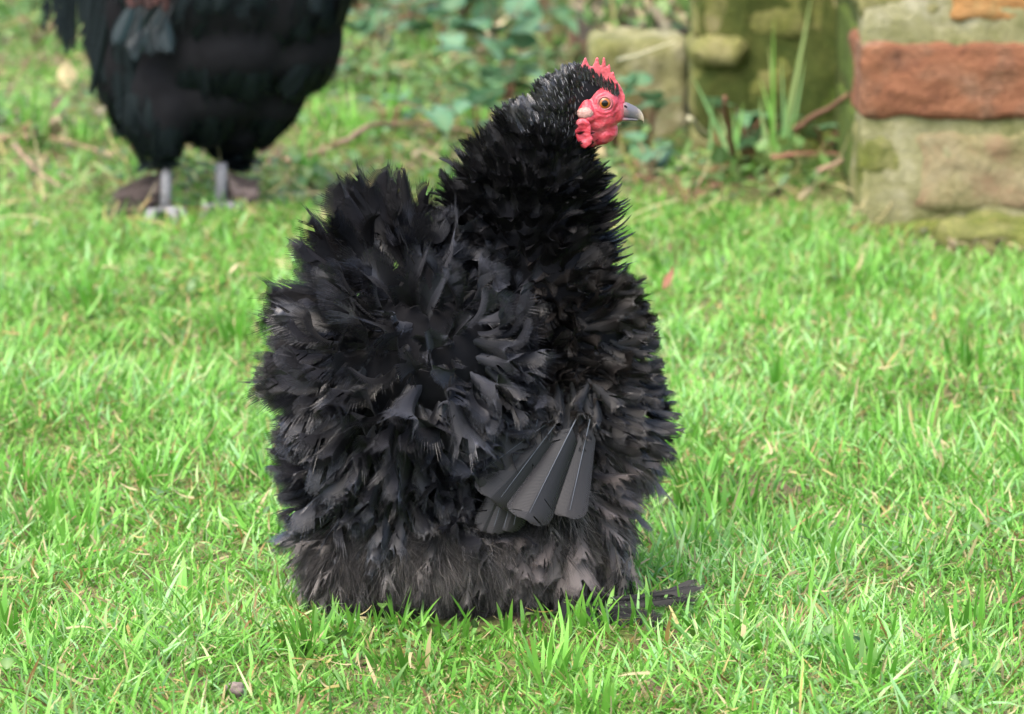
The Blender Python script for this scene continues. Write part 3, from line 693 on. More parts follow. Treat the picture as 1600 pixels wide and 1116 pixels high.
explicit('wing_coverts', 'neck', rr, 24, spat, wing, split=.16, fray=.10, cup=.3, hair=.4)
# ---- down skirt: fine curved strands
def strands(P0, N0, n, Lr, wr, dirfn, rng, name, mat, parent, px, clump=.6):
    k = rng.integers(0, len(P0), n); p = P0[k] + rng.normal(0, .0006, (n, 3)); nn = N0[k]
    cx = vnoise(p[:, 0]*1.0, p[:, 2], 160, 41)+.6*vnoise(p[:, 0], p[:, 2]+p[:, 1], 420, 42); cy = vnoise(p[:, 0], p[:, 1], 190, 43)
    D = dirfn(p) + np.stack([cx*clump, cy*clump*.5, 0*cx], 1) + rng.normal(0, .16, (n, 3))
    t = unit(D - (D*nn).sum(1, keepdims=True)*nn*.8)
    lf = np.clip(rng.normal(.45, .22, n) + .25*vnoise(p[:, 0], p[:, 2], 230, 44), .02, 1.2)[:, None]
    T = unit(np.cos(lf)*t + np.sin(lf)*nn); N = unit(-np.cos(lf)*nn + np.sin(lf)*t); N = unit(N-(N*T).sum(1, keepdims=True)*T)
    L = rng.uniform(*Lr, n)*px*(1+.3*cx); W = rng.uniform(*wr, n)*px/2
    V, Q, s, ix = ribbons(p-nn*.001, T, N, L, W, rng.normal(.45, .45, n), lambda s: 1.05-s*.95, 6, side=rng.normal(0, .16, n))
    tone = np.clip(.45+.35*vnoise(p[:, 0]+p[:, 1], p[:, 2], 120, 45)+rng.normal(0, .2, n), 0, 1)
    return mesh_np(name, V, Q, M[mat], parent, col=np.stack([tone[ix], s, s], 1))
low = (spy > 790) & (spx < 840) | ((spy > 860) & (spx < 960))
def dfn(p):
    x, y = proj(p); return np.stack([(x-690)/520.0, 0*x, -np.ones_like(x)], 1)
strands(SP[low], SN[low], 120000, (20, 58), (.45, 1.15), dfn, RNG, 'down_skirt', 'fluff', hen, PX)
side_ = (spx > 800) & (spy > 640)
strands(SP[side_], SN[side_], 14000, (34, 66), (.8, 1.7), dfn, RNG, 'side_down', 'fluff', hen, PX)
k = np.where((spy > 785) & (spy < 925) & (spx < 850))[0]; k = k[RNG.uniform(0, 1, len(k)) < .5]; k = k[thin(SP[k], np.full(len(k), 17*PX))]
pr = np.tile(np.array([[0, -1, .30, 46, 13, .1, 0]], float), (len(k), 1)); pr[:, 0] = (spx[k]-690)/600
r, T, N, L, W, C = place(SP[k], SN[k], pr, PX, RNG, .3)
V, Q, c = feathers(r, T, N, L, W, C, 24, spat, RNG, .25, .2, fray=.3, psplit=.35, hair=1.0, a0=.8, a1=.2)
mesh_np('downy_feathers', V, Q, M['fluff'], hen, col=c)
# hanging wisps and foot feathers
rr = []
for i in range(120):
    x = random.uniform(790, 985); y = random.uniform(840, 915); d = random.uniform(-112, -30)
    rr.append((x, y, d, x+random.uniform(-22, 22), y+random.uniform(50, 80), d-random.uniform(0, 14), random.uniform(4, 7), random.uniform(-.6, .6)))
explicit('hanging_wisps', 'fluff', rr, 26, pointed, psplit=.4, hair=.9, split=.3, fray=.4, a0=.6, a1=.12, wmul=.8)
rr = [(940, 935, -120, 1090, 930, -150, 11, .15), (940, 945, -125, 1060, 945, -165, 12, .1), (930, 950, -130, 1030, 962, -175, 13, .2), (920, 945, -135, 990, 985, -180, 12, .2),
      (905, 935, -140, 945, 988, -180, 13, .2), (940, 940, -110, 1075, 940, -140, 10, .1), (880, 930, -140, 890, 985, -170, 12, .2), (945, 938, -115, 1078, 926, -140, 9, .1), (910, 945, -135, 1015, 972, -175, 12, 0)]
rr = [q[:6]+(q[6]*1.5, q[7]) for q in rr]
explicit('foot_feathers', 'neck', rr, 26, spat, split=.2, fray=.2, a0=.6, a1=.15, psplit=.2, face=np.array([[0, -1, .35]]))
# legs inside the skirt
M['shank'] = simple('shank_scale', (.22, .22, .24), .5, .4, .3, 400, .4)
for lx, ld in ((760, -20), (860, 30)):
    bm = bmesh.new(); a = np.array(HP(lx, 870, ld)); b = np.array([a[0], a[1], gh(a[0], a[1])+.006])
    add_tube(bm, [a, b], [.006, .0045], 10)
    for ang in (-.5, 0, .5, math.pi): add_tube(bm, [b, b+np.array([math.cos(ang), math.sin(ang), .15])*.016, b+np.array([math.cos(ang)*.032, math.sin(ang)*.032, -.004])], [.0042, .0034, .0015], 8)
    bm_obj('leg', bm, M['shank'], hen)

# ---- face
fm = NT('red_face'); n1 = fm.noise(420, 5, .65); n2 = fm.noise(120, 4); co = fm.n('TexCoord').outputs['Object']
cc = fm.ramp(n2, [(.3, (.30, .018, .030)), (.5, (.38, .036, .052)), (.72, (.40, .11, .12))])
cc = fm.mix(.35, cc, fm.ramp(n1, [(.35, (.55, .45, .5)), (.65, (1, 1, 1))]), 'MULTIPLY')
fm.color(cc); fm.set(.42, .5, Subsurface_Weight=.15, Subsurface_Scale=.002)
fm.b.inputs['Subsurface Radius'].default_value = (1, .3, .2)
vor = fm.n('TexVoronoi'); vor.inputs['Scale'].default_value = 900; fm.l(co, vor.inputs['Vector'])
fm.bump(fm.math('ADD', vor.outputs['Distance'], n1), .3, .0005); M['face'] = fm.m
M['comb'] = simple('comb_skin', (.40, .065, .075), .5, .35, .3, 300, .3)
def disp_face(bm):
    bm.normal_update(); ey = HP(945, 161, 0)
    for v in bm.verts:
        x, y = proj(np.array(v.co)); r = math.hypot(x-945, y-161)
        h = 1.6*math.exp(-((r-15.5)/2.6)**2) - 2.2*math.exp(-(r/11)**2) + 1.0*math.exp(-((r-22)/2.5)**2)*(1 if y > 158 else .4)
        h += 1.4*noise.noise(Vector((x/10, y/10, 1))) + .4*noise.noise(Vector((x/3.5, y/3.5, 4)))
        if y > 178: h += 1.3*math.sin((x*.35+y*.75)/2.6+2*noise.noise(Vector((x/12, y/12, 7))))*min(1, (y-178)/14)
        v.co += v.normal*h*PX*.75
bm = bmesh.new()
for a in [(935, 176, 0, 33, 37, 27), (942, 160, 0, 27, 25, 26), (958, 172, 0, 21, 23, 16), (940, 200, 0, 26, 28, 19), (917, 178, 0, 22, 32, 31), (922, 208, 0, 18, 22, 19), (955, 147, 0, 14, 16, 13), (968, 163, 0, 9, 13, 9)]:
    ellp(bm, *a, seg=40)
bm = remeshed(bm, .0006, 6)
bmesh.ops.subdivide_edges(bm, edges=bm.edges, cuts=1, use_grid_fill=True) if len(bm.verts) < 15000 else None
disp_face(bm); bm_obj('face', bm, M['face'], hen)
def slab(outline, d, th, vox=.0006, smooth=5):
    """organic flap: outline in photo pixels extruded to th pixels thick, then melted"""
    bm = bmesh.new(); f = bm.faces.new([bm.verts.new(HP(x, y, d-th/2)) for x, y in outline])
    e = bmesh.ops.extrude_face_region(bm, geom=[f])
    for v in e['geom']:
        if isinstance(v, bmesh.types.BMVert): v.co.y += th*PX
    bmesh.ops.recalc_face_normals(bm, faces=bm.faces); bmesh.ops.triangulate(bm, faces=bm.faces)
    return remeshed(bm, vox, smooth)
comb = [(906, 118), (906, 108), (910, 100), (913, 91.5), (915.5, 91), (918, 97), (921, 104), (926, 105), (929, 99), (931.5, 91), (934, 89.5), (935.5, 94), (936, 101), (939, 105), (941.5, 99), (942, 91), (944.5, 89.5), (946, 95), (946.5, 104), (949, 108),
        (950.5, 103), (952.3, 101), (954, 105), (953.5, 113), (955.5, 117), (956.5, 113), (958.5, 112), (960.5, 118), (962, 125), (966, 130), (972, 140), (977, 152), (976, 162), (969, 163), (963, 152), (953, 138), (938, 126), (920, 119)]
bm = slab(comb, 0, 9, .00055, 3); bm.normal_update()
for v in bm.verts:
    p = v.co*1500; v.co += v.normal*.0003*noise.noise(p*.6)
bm_obj('comb', bm, M['comb'], hen)
watt = [(900, 190), (905, 186), (914, 186), (921, 191), (924, 200), (923, 210), (927, 217), (924, 226), (914, 233), (907, 229), (902, 220), (898, 206)]
for sgn in (-1, 1):
    bm = slab([(x, y+ (0 if sgn < 0 else 3)) for x, y in watt], sgn*31, 8, .0006, 8); bm.normal_update()
    for v in bm.verts:
        x, y = proj(np.array(v.co)); r = math.hypot((x-912)/9, (y-208)/17)
        v.co.y += sgn*PX*(2.5*min(1, r*r) - 2) + sgn*PX*1.2*noise.noise(Vector((x/5, y/5, 2)))
    bm_obj('wattle', bm, M['face'], hen)
    bm = bmesh.new(); c = HP(914, 177, sgn*27.5); add_ell(bm, c, (13*PX, 6*PX, 9*PX), 40)
    for v in bm.verts: v.co += (v.co-Vector(c))*.14*noise.noise(v.co*1800)
    M.setdefault('lobe', simple('ear_lobe', (.34, .20, .17), .6, .3, .35, 700, .5)); bm_obj('ear_lobe', bm, M['lobe'], hen)
k = np.where((spy < 225) & (spx > 800) & ~inface)[0]; k = k[RNG.uniform(0, 1, len(k)) < .9]; k = k[thin(SP[k], np.full(len(k), 5.5*PX))]
pr = idw(spx[k], spy[k], CT)[:, :6]; pr[:, 2] = .5
r, T, N, L, W, C = place(SP[k]+SN[k]*7*PX, SN[k], pr, PX, RNG, .12)
V, Q, sv, ix = ribbons(r, T, N, RNG.uniform(6, 13, len(k))*PX, RNG.uniform(.35, .7, len(k))*PX, C*.5, lambda s: np.clip(np.sin(np.pi*np.clip(s, .05, .95)), .2, 1), 5)
mesh_np('pin_feathers', V, Q, simple('pin_sheath', (.16, .16, .165), .4, .5), hen)
rr = []
for i in range(110):
    t = random.random(); x = 903+66*t; y = 112+ 34*t**1.3 + random.uniform(-6, 8)
    for sg in (-1, 1):
        d = sg*(9+10*(1-t)+ max(0, y-112-34*t)*.9)
        rr.append((x, y+4, d, x-random.uniform(1, 6), y-random.uniform(7, 13), d+sg*random.uniform(2, 5), random.uniform(1.2, 2.0), .2))
explicit('crown_bristles', 'head', rr, 8, pointed, a1=.2)
# eyes
em = NT('eye'); tc = em.n('TexCoord'); sx = em.n('SeparateXYZ'); em.l(tc.outputs['Object'], sx.inputs[0])
rr_ = em.math('POWER', em.math('ADD', em.math('POWER', sx.outputs[0], 2), em.math('POWER', sx.outputs[2], 2)), .5)
rr_ = em.math('DIVIDE', rr_, 11*PX)
ang = em.noise(2500, 3)
em.color(em.ramp(rr_, [(.0, (.003, .003, .003)), (.44, (.004, .003, .003)), (.49, (.20, .055, .006)), (.66, (.27, .085, .012)), (.76, (.12, .075, .04)), (.86, (.015, .008, .006))]))
em.set(.12, .4)
M['lid'] = simple('eyelid', (.26, .07, .075), .5, .4, .25, 900, .3)
for sgn in (-1, 1):
    c = HP(945, 161, sgn*20.5); bm = bmesh.new(); add_ell(bm, c, (10.5*PX, 6.5*PX, 10.5*PX), 48)
    o = bm_obj('eye', bm, em.m, hen)
    # object coordinates centred on the eye
    dlt = Vector(c) - hen.location; o.data.transform(__import__('mathutils').Matrix.Translation(-dlt)); o.location = dlt
    bm = bmesh.new(); ring = []
    for i in range(40):
        a = i/40*2*math.pi; row = []
        for j in range(12):
            b = j/12*2*math.pi; R0 = 10.8+ (1.9+.4*math.sin(a*3))*math.cos(b)
            row.append(bm.verts.new(Vector(c)+Vector((R0*math.cos(a), 2.3*math.sin(b)+sgn*(2.4), R0*math.sin(a)*.94))*PX))
        ring.append(row)
    for i in range(40):
        for j in range(12): bm.faces.new((ring[i][j], ring[(i+1) % 40][j], ring[(i+1) % 40][(j+1) % 12], ring[i][(j+1) % 12]))
    bmesh.ops.recalc_face_normals(bm, faces=bm.faces)
    bm_obj('eyelid', bm, M['lid'], hen)
# beak
bk = NT('horn_beak'); tc = bk.n('TexCoord'); sx = bk.n('SeparateXYZ'); bk.l(tc.outputs['Object'], sx.inputs[0])
x0 = HP(975, 170)[0]-hx; x1 = HP(1006, 180)[0]-hx
fx_ = bk.math('DIVIDE', bk.math('SUBTRACT', sx.outputs[0], x0), x1-x0)
nb = bk.noise(900, 4)
bk.color(bk.ramp(bk.math('ADD', fx_, bk.math('MULTIPLY', bk.math('SUBTRACT', nb, .5), .5)), [(0, (.20, .11, .11)), (.25, (.075, .075, .09)), (.65, (.10, .09, .09)), (1, (.34, .28, .19))]))
bk.set(.32, .5); bk.bump(nb, .3, .0004); M['beak'] = bk.m
def loft(rings, mat, name):
    bm = bmesh.new(); R = []
    for (x, yt, yb, w) in rings:
        row = []; cy = (yt+yb)/2; hh = (yb-yt)/2
        for k in range(20):
            a = k/20*2*math.pi; wy = w*math.cos(a)*(1 if math.sin(a) < 0 else .8+.2*abs(math.cos(a)))
            row.append(bm.verts.new(HP(x, cy-hh*math.sin(a), wy)))
        R.append(row)
    for i in range(len(R)-1):
        for k in range(20): bm.faces.new((R[i][k], R[i][(k+1) % 20], R[i+1][(k+1) % 20], R[i+1][k]))
    bm.faces.new(R[0]); bm.faces.new(R[-1]); bmesh.ops.recalc_face_normals(bm, faces=bm.faces)
    bmesh.ops.subdivide_edges(bm, edges=bm.edges, cuts=1, smooth=.6, use_grid_fill=True)
    return bm_obj(name, bm, mat, hen)
loft([(964, 158, 184, 9), (972, 158.5, 184, 9.5), (979, 160, 184.5, 8.6), (986, 163, 185.5, 7), (993, 166.5, 186.5, 5.2), (999, 171, 187.6, 3.6), (1003, 176, 188.6, 2.3), (1005.5, 182, 190, 1.2), (1006.3, 188, 193, .4)], M['beak'], 'upper_beak')
loft([(964, 180, 191, 7), (973, 182.5, 190.5, 7), (982, 184, 189.8, 5.5), (990, 185.2, 189.2, 3.6), (997, 186.2, 188.6, 1.6)], M['beak'], 'lower_beak')
for sgn in (-1, 1):
    bm = bmesh.new(); add_ell(bm, HP(977.5, 166.5, sgn*8.2), (3.0*PX, 1.6*PX, 1.5*PX), 16, __import__('mathutils').Euler((0, .5, 0)))
    bm_obj('nostril', bm, M['skin'], hen)


# ------------------------------------------------------------------ LARGE HEN BEHIND
Y2 = 1.55; PX2 = (Y2+3)/F
def HP2(px, py, d=0): return P(px, py, Y2+d*PX2)
hen2 = empty('black_hen', (HP2(300, 340)[0], Y2, 0), 'large smooth black hen with green sheen at top left, its head outside the picture', 'hen')
bm = bmesh.new()
for a in [(325, -30, 0, 190, 150, 130), (425, -20, 0, 130, 135, 108), (330, 80, 0, 150, 95, 105), (200, 20, 0, 75, 120, 85), (300, 150, 0, 120, 80, 80), (235, 150, -30, 70, 90, 60), (248, 185, -45, 52, 75, 48), (365, 182, 40, 66, 78, 52), (405, 145, 30, 76, 80, 60), (455, 70, 10, 80, 90, 80), (185, 110, -20, 48, 90, 60), (130, -110, 0, 80, 90, 60),
          (470, -160, 0, 85, 110, 75), (500, -260, 0, 60, 90, 52), (520, -350, 0, 42, 50, 36), (60, -190, 0, 70, 70, 35)]:
    add_ell(bm, HP2(a[0]+6, a[1]-13, a[2]), (a[3]*.96*PX2, a[5]*PX2, a[4]*.95*PX2), 28)
bm = remeshed(bm, .005, 5); bm.normal_update(); S2, N2_ = surface(bm, 14000, RNG); bm_obj('body', bm, M['skin'], hen2)
gm = feather_mat('sheen_feather', (.0025, .0036, .004), (.0028, .0042, .0047), (.003, .0045, .005), .55, .16)
gm.node_tree.nodes['Principled BSDF'].inputs['Specular Tint'].default_value = (.7, .95, 1, 1)
M['sheen'] = gm
M['boot'] = feather_mat('boot_feather', (.06, .045, .042), (.10, .078, .072), (.09, .07, .06), .8, .15)
qx, qy = proj(S2)
CT2 = [(150, 60, -.15, -1, .1, 60, 14, 0, 17), (200, 150, -.1, -1, .15, 80, 16, 0, 20), (300, 0, -.6, -.6, .12, 70, 20, 0, 20), (450, 0, -.2, -1, .12, 60, 20, 0, 20), (500, 80, -.4, -.9, .12, 60, 18, 0, 20),
       (420, 180, -.3, -1, .15, 70, 16, 0, 19), (250, 220, .05, -1, .12, 60, 16, 0, 18), (350, 220, 0, -1, .12, 60, 16, 0, 18), (330, 100, -.2, -1, .12, 65, 19, 0, 20), (80, -150, -1, .4, .2, 120, 22, .2, 24), (500, -280, -.1, -1, .2, 50, 10, 0, 14)]
par2 = idw(qx, qy, CT2); k = thin(S2, par2[:, 6]*PX2)
r, T, N, L, W, C = place(S2[k], N2_[k], par2[k]*np.array([1, 1, .3, .8, 1.15, 0, 1])+np.array([0, 0, 0, 0, 0, -.62, 0]), PX2, RNG, .07, .02, .06)
V, Q, c = feathers(r+.0, T, N, L*1.35, W, C, 14, spat, RNG, .05, .04, fray=.03, psplit=.04, hair=.5)
mesh_np('body_feathers', V, Q, M['sheen'], hen2, col=c)
rows = [(150+i*7, -60, -60-i*4, 125+i*9+random.uniform(-4, 4), 60+i*20, -60-i*3, 15, .1) for i in range(8)] + [(90+i*8, -110, -30, 70+i*8, 40+i*9, -30, 13, .1) for i in range(6)]
explicit('tail_feathers', 'sheen', rows, 36, spat, hen2, HPf=HP2, px=PX2)
rows = [(215+random.uniform(0, 60), -30+random.uniform(0, 30), -112-random.uniform(0, 10), 185+i*9, 50+random.uniform(0, 35), -118, 16, .1) for i in range(9)]
M['sheen_blue'] = feather_mat('wing_sheen_feather', (.003, .008, .010), (.006, .014, .017), (.009, .017, .021), .45, .3)  # bluish sheen of the wing patch painted into the feather base colour
explicit('wing_feathers', 'sheen_blue', rows, 20, spat, hen2, HPf=HP2, px=PX2)
rows = [(205+i*13, -45, -118, 200+i*14, -2+random.uniform(0, 14), -121, 10, 0) for i in range(5)]
M['rust'] = feather_mat('rust_feather', (.025, .010, .009), (.05, .02, .018), (.04, .018, .015), .6, .2)
explicit('rust_feathers', 'rust', rows, 14, spat, hen2, HPf=HP2, px=PX2)
for lx, d, topy in ((260, -58, 262), (346, -6, 255)):
    bm = bmesh.new(); a = HP2(lx, topy, d); b = HP2(lx-1, 330 if d < -30 else 338, d); b[2] = .011
    add_tube(bm, [a, (a+b)/2, b], [.0052, .0050, .0056], 12)
    for ang in (-1.2, -.75, -2.0, 2.2): add_tube(bm, [b, b+np.array([math.cos(ang), -abs(math.sin(ang)), .06])*.02, b+np.array([math.cos(ang)*.034, -abs(math.sin(ang))*.034, -.016])], [.005, .004, .002], 8)
    lg = bm_obj('leg', bm, M['shank2'] if 'shank2' in M else M.setdefault('shank2', simple('grey_shank', (.17, .168, .175), .6, .25, .3, 300, .4)), hen2)
    rr = []
    for i in range(46 if d < -30 else 34):
        t = random.random(); sx_ = (-1 if d < -30 else 1)
        rr.append((lx+sx_*random.uniform(4, 12), 268+t*45, d+random.uniform(-6, 12), lx+sx_*random.uniform(15, 55 if d > -30 else 70+40*t), 290+t*46+random.uniform(-8, 6), d+random.uniform(-10, 25), random.uniform(8, 12), random.uniform(-.3, .6)))
    explicit('boot_feathers', 'boot', rr, 16, spat, hen2, HPf=HP2, px=PX2, split=.1, fray=.15)
bm = bmesh.new(); add_ell(bm, HP2(528, -352), (.020, .014, .022), 20); bm_obj('face', bm, M['face'], hen2)
bm = bmesh.new(); add_tube(bm, [HP2(558, -352), HP2(575, -348), HP2(590, -338)], [.007, .004, .001], 10); bm_obj('beak', bm, M['beak'], hen2)
bm = bmesh.new()
for i in range(5): add_tube(bm, [HP2(500+i*11, -385), HP2(500+i*12, -412+abs(i-2)*5)], [.004, .0015], 8)
bm_obj('comb', bm, M['comb'], hen2)

# ------------------------------------------------------------------ TWIGS, LEAVES, PLANTS
def twig(pts, r, mat, name, label, cat, px2m=True):
    """pts: (px,py,height above ground m)"""
    w = [G(x, y, z) for x, y, z in pts]
    # smooth polyline with small wobble
    bm = bmesh.new(); q = []
    for i in range(len(w)-1):
        for t in np.linspace(0, 1, 5, endpoint=(i == len(w)-2)):
            p = w[i]*(1-t)+w[i+1]*t; q.append(p+np.array([noise.noise(Vector(p*40+9)), noise.noise(Vector(p*40)), noise.noise(Vector(p*40+5))])*r*.9)
    n = len(q); add_tube(bm, q, [r*(1-.55*i/n)*(1+.2*noise.noise(Vector((i*1.7, r*900, 0)))) for i in range(n)], 8)
    return tag(bm_obj(name, bm, M[mat], origin=w[0]), label, cat)
twig([(438, 252, .012), (520, 232, .022), (575, 197, .022), (650, 190, .015), (745, 205, .012)], .0036, 'twig', 'twig', 'long pale bent twig lying between the two hens', 'twig')
twig([(-10, 212, .018), (90, 218, .02), (200, 247, .014)], .003, 'twig', 'twig', 'long brown twig on the grass reaching in from the left edge', 'twig')
twig([(22, 228, .03), (60, 270, .02), (118, 305, .012)], .0022, 'twig', 'twig', 'thin straw coloured twig slanting down below the large hen\'s tail', 'twig')
twig([(1212, 222, .02), (1265, 186, .055), (1327, 148, .095)], .0036, 'redtwig', 'twig', 'reddish broken stick slanting up against the mossy wall', 'twig')
twig([(1276, 268, .02), (1320, 245, .035), (1364, 224, .05)], .0028, 'twig', 'twig', 'pale broken stick pointing up at the foot of the brick pier', 'twig')
twig([(1205, 246, .022), (1262, 241, .024), (1325, 243, .022)], .003, 'redtwig', 'twig', 'short red stick lying level in front of the mossy wall', 'twig')
twig([(1148, 262, 0.0), (1141, 215, .045), (1131, 152, .10)], .0038, 'redtwig', 'plant_stalk', 'dark upright bare stalk right of the hen\'s beak', 'stalk')
twig([(1104, 214, .035), (1086, 196, .05), (1072, 183, .06)], .0042, 'palestalk', 'plant_stalk', 'thick cream cut stalk leaning by the low edging wall', 'stalk')
twig([(965, 95, .10), (1010, 82, .115), (1055, 66, .125)], .0016, 'palestalk', 'straw_stem', 'thin dry stem lying across the face of the low edging wall', 'stem')
twig([(1355, 312, .01), (1385, 290, .03), (1418, 270, .05)], .0016, 'palestalk', 'straw_stem', 'thin dry stem leaning on the foot of the brick pier', 'stem')
twig([(690, 95, .02), (740, 78, .03), (800, 90, .02)], .0026, 'twig', 'twig', 'tan twig among the leafy weeds above the black neck', 'twig')
twig([(795, 110, .03), (815, 60, .03), (830, 20, .03)], .0022, 'redtwig', 'twig', 'thin dark twig standing among weeds left of the low wall', 'twig')
def leaf_at(px, py, L, W, az, tilt, mat, label, cat='leaf', name='fallen_leaf', z=.02, curl=.8):
    b = G(px, py, z)[None]; H = np.array([[math.cos(az), math.sin(az), 0]]); Z = np.array([[0, 0, 1.0]])
    T = math.sin(tilt)*H+math.cos(tilt)*Z; N = -math.cos(tilt)*H+math.sin(tilt)*Z
    b = b - T*L/2
    V, Q, s, ix = ribbons(b, T, N, np.array([L]), np.array([W]), np.array([curl]), lambda s: np.clip(np.sin(np.pi*np.clip(s, .03, .97)**.85), .06, 1), 12, across=3, fold=.3)
    o = mesh_np(name, V, Q, M[mat], origin=b[0]); tag(o, label, cat)
    md = o.modifiers.new('thick', 'SOLIDIFY'); md.thickness = .0005; return o
leaf_at(104, 118, .030, .010, 1.8, .5, 'cream_leaf', 'pale yellow oval leaf upright left of the large black hen')
leaf_at(45, 203, .022, .008, .4, 1.0, 'red_leaf', 'small reddish fallen leaf near the left edge')
leaf_at(92, 165, .024, .009, .5, 1.1, 'brown_leaf', 'dark curled brown leaf left of the large hen\'s wing')
leaf_at(432, 252, .020, .009, 1.0, 1.0, 'brown_leaf', 'dark brown curled leaf at the twig end beside the large hen', z=.015)
leaf_at(1048, 438, .020, .005, .6, .9, 'red_leaf', 'reddish brown leaf in the lawn beside the frizzled breast', z=.03)
leaf_at(368, 422, .012, .005, .2, 1.1, 'cream_leaf', 'small cream leaf in the lawn left of the frizzled tail', z=.028)
leaf_at(525, 118, .045, .014, .3, 1.2, 'brown_leaf', 'dull purple brown leaf right of the large hen\'s breast', z=.02)
leaf_at(770, 62, .06, .02, .2, 1.3, 'cream_leaf', 'large tan dead leaf among weeds at top centre', z=.02)
leaf_at(900, 75, .05, .012, 2.2, 1.1, 'brown_leaf', 'dark dead leaf beside the left end of the low wall', z=.02)
# pebble
bm = bmesh.new(); c = G(368, 1102); bmesh.ops.create_icosphere(bm, subdivisions=4, radius=1)
for v in bm.verts: v.co = Vector((v.co.x*.006, v.co.y*.005, v.co.z*.0042))*(1+.25*noise.noise(v.co*1.5)) + Vector((c[0], c[1], .009))
tag(bm_obj('pebble', bm, simple('pebble_stone', (.13, .10, .085), .8, .3, .3, 500, .4), origin=(c[0], c[1], .009)), 'small pinkish brown pebble in the grass at the bottom edge', 'pebble')
def ivy(px, py, n, label, size=(.022, .038), hmax=.05, spread=.035, mat='ivy', seed=0, name='ivy_plant'):
    r = np.random.default_rng(seed+100); b = G(px, py); root = empty(name, (b[0], b[1], 0), label, 'plant', )
    az = r.uniform(0, 6.283, n); rad = r.uniform(.2, 1, n)*spread
    tipp = np.stack([b[0]+np.cos(az)*rad, b[1]+np.sin(az)*rad*1.2, r.uniform(.25, 1, n)*hmax+.008], 1)
    ln = np.clip(r.normal(1.15, .35, n), .3, 1.8); a2 = np.where(r.uniform(0, 1, n) < .6, -1.57+r.normal(0, .9, n), az)
    H = np.stack([np.cos(a2), np.sin(a2), 0*az], 1); Z = np.array([[0, 0, 1.0]])
    T = unit(np.sin(ln)[:, None]*H+np.cos(ln)[:, None]*Z); N = unit(-np.cos(ln)[:, None]*H+np.sin(ln)[:, None]*Z)
    L = r.uniform(*size, n)
    V, Q, s, ix = ribbons(tipp, T, N, L, L*r.uniform(.34, .5, n), r.normal(-.5, .3, n), lambda s: np.interp(s, [0, .08, .25, .5, .75, .93, 1], [.15, .7, 1, .86, .62, .25, .05]), 10, across=3, fold=.2)
    mesh_np('leaves', V, Q, M[mat], root, col=np.stack([np.clip(r.normal(.5, .22, n), 0, 1)[ix], s, np.tile([1., 0, 1], len(V)//3)], 1))
    bm = bmesh.new()
    for p in tipp: add_tube(bm, [b+np.array([0, 0, 0]), (b+p)/2+np.array([0, 0, .012]), p], [.0011, .0009, .0007], 5)
    bm_obj('stems', bm, M['redtwig'], root)
for i, (px, py, n, lab, sz, hm, sp) in enumerate([
    (640, 48, 13, 'dark ivy patch at the top edge left of centre', (.042, .062), .08, .06),
    (722, 36, 10, 'smaller ivy patch at the top edge right of the first', (.036, .055), .06, .05),
    (775, 125, 14, 'blue green ivy leaves rising behind the black neck', (.038, .056), .09, .04),
    (795, 175, 12, 'ivy leaves touching the back of the hen\'s neck in front of the taller ivy', (.034, .05), .07, .04),
    (960, 240, 9, 'broad ivy leaves just below the red wattle', (.026, .036), .045, .025),
    (1012, 232, 11, 'ivy leaves just under the tip of the beak', (.024, .034), .065, .030),
    (1012, 285, 9, 'low ivy leaves at the lawn edge right of the hen\'s neck', (.020, .028), .035, .035),
    (1165, 262, 12, 'dark round leaves at the base of the mossy wall behind the bare stalk', (.020, .030), .055, .035),
    (1290, 262, 9, 'dark leaves in the corner between mossy wall and brick pier', (.016, .024), .04, .03),
    (575, 150, 9, 'yellow green leaves at the right of the large hen', (.022, .030), .03, .04),
    (60, 75, 10, 'low leaves at the far left beside the large hen\'s tail', (.018, .028), .03, .05),
    (690, 215, 9, 'loose leaves between the twig and the frizzled neck', (.018, .026), .03, .05),
    (1075, 330, 9, 'small pale leaves in the grass right of the hackle', (.014, .022), .03, .05),
    (610, 215, 8, 'small leaves above the frizzled tail beside the twig', (.016, .024), .03, .04)]):
    ivy(px, py, n, lab, sz, hm, sp, seed=i, name='ivy_plant' if 'ivy' in lab else 'leafy_weed', mat='ivy' if 'yellow' not in lab and 'low leaves' not in lab and 'pale' not in lab else 'weed')
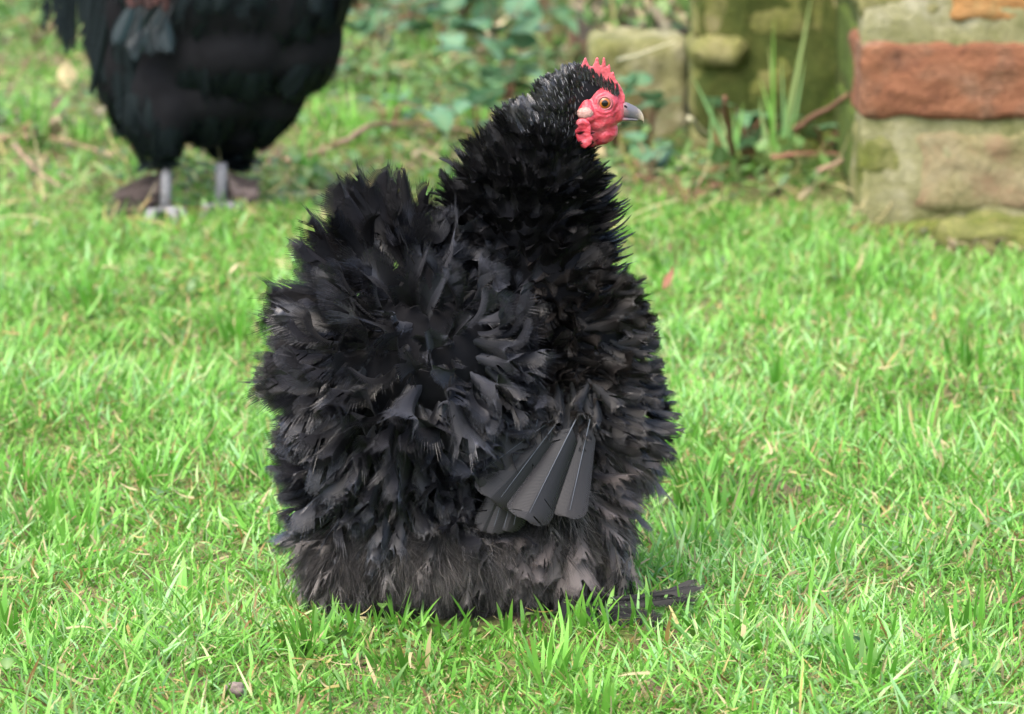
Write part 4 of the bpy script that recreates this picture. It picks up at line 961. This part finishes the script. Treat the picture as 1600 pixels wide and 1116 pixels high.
for i, (px, py, n, lab) in enumerate([(590, 92, 12, 'dark ivy clump just right of the large hen\'s breast'), (690, 100, 12, 'ivy clump above the pale bent twig'),
    (840, 40, 12, 'ivy clump at the top edge left of the soil bed'), (880, 112, 10, 'ivy clump behind the crown of the frizzled hen'), (560, 30, 10, 'ivy clump at the top edge beside the large hen'), (745, 240, 9, 'low ivy leaves beside the nape of the frizzled hen')]):
    ivy(px, py, n, lab, (.03, .048), .05, .055, seed=40+i)
def tuft(px, Yb, rows, label, seed, z0=0.0):
    r = np.random.default_rng(seed); b = P(px, 200, Yb); base, tip = [], []
    for (x, y, dy) in rows:
        base.append(np.array([b[0], b[1], z0])+np.append(r.normal(0, .008, 2)*[1, .5], 0)); tip.append(P(x, y, b[1]+dy))
    base, tip = np.array(base), np.array(tip); T = unit(tip-base); L = np.linalg.norm(tip-base, axis=1)
    N = np.tile([[.3, -1, .2]], (len(rows), 1)); N = unit(N-(N*T).sum(1, keepdims=True)*T)
    C = r.uniform(-.25, .25, len(rows))
    V, Q, s, ix = ribbons(base, T, N, L, r.uniform(.0017, .0027, len(rows)), C, lambda s: np.clip((.8+.4*s)*(1-s**2.4), .05, 1), 12, across=3, fold=.3, side=r.normal(0, .04, len(rows)))
    col = np.stack([np.clip(r.normal(.8, .15, len(rows)), 0, 1)[ix], s, (r.uniform(0, 1, len(rows)) < .12).astype(float)[ix]], 1)
    tag(mesh_np('grass_tuft', V, Q, M['grass'], col=col, origin=(b[0], b[1], 0)), label, 'grass tuft')
tuft(1215, 1.83, [(1212, 25, 0), (1208, 70, .02), (1218, 90, -.01), (1285, -20, .02), (1262, 95, 0), (1240, 140, -.02), (1180, 150, 0), (1200, 120, .01), (1228, 150, 0), (1195, 165, -.02), (1250, 170, 0)], 'tall grass tuft growing up the middle of the mossy wall', 5)
tuft(1140, 1.80, [(1086, 112, 0), (1118, 150, 0), (1125, 175, .01), (1150, 170, 0), (1100, 180, 0), (1160, 160, .02)], 'shorter grass tuft leaning left beside the bare stalk', 6)
tuft(960, 2.2, [(955, -15, 0), (975, -20, 0), (945, 5, 0), (990, 5, 0), (965, 5, .02), (1000, -5, 0)], 'grass tuft on the soil above the low edging wall', 7, ztop-.01)
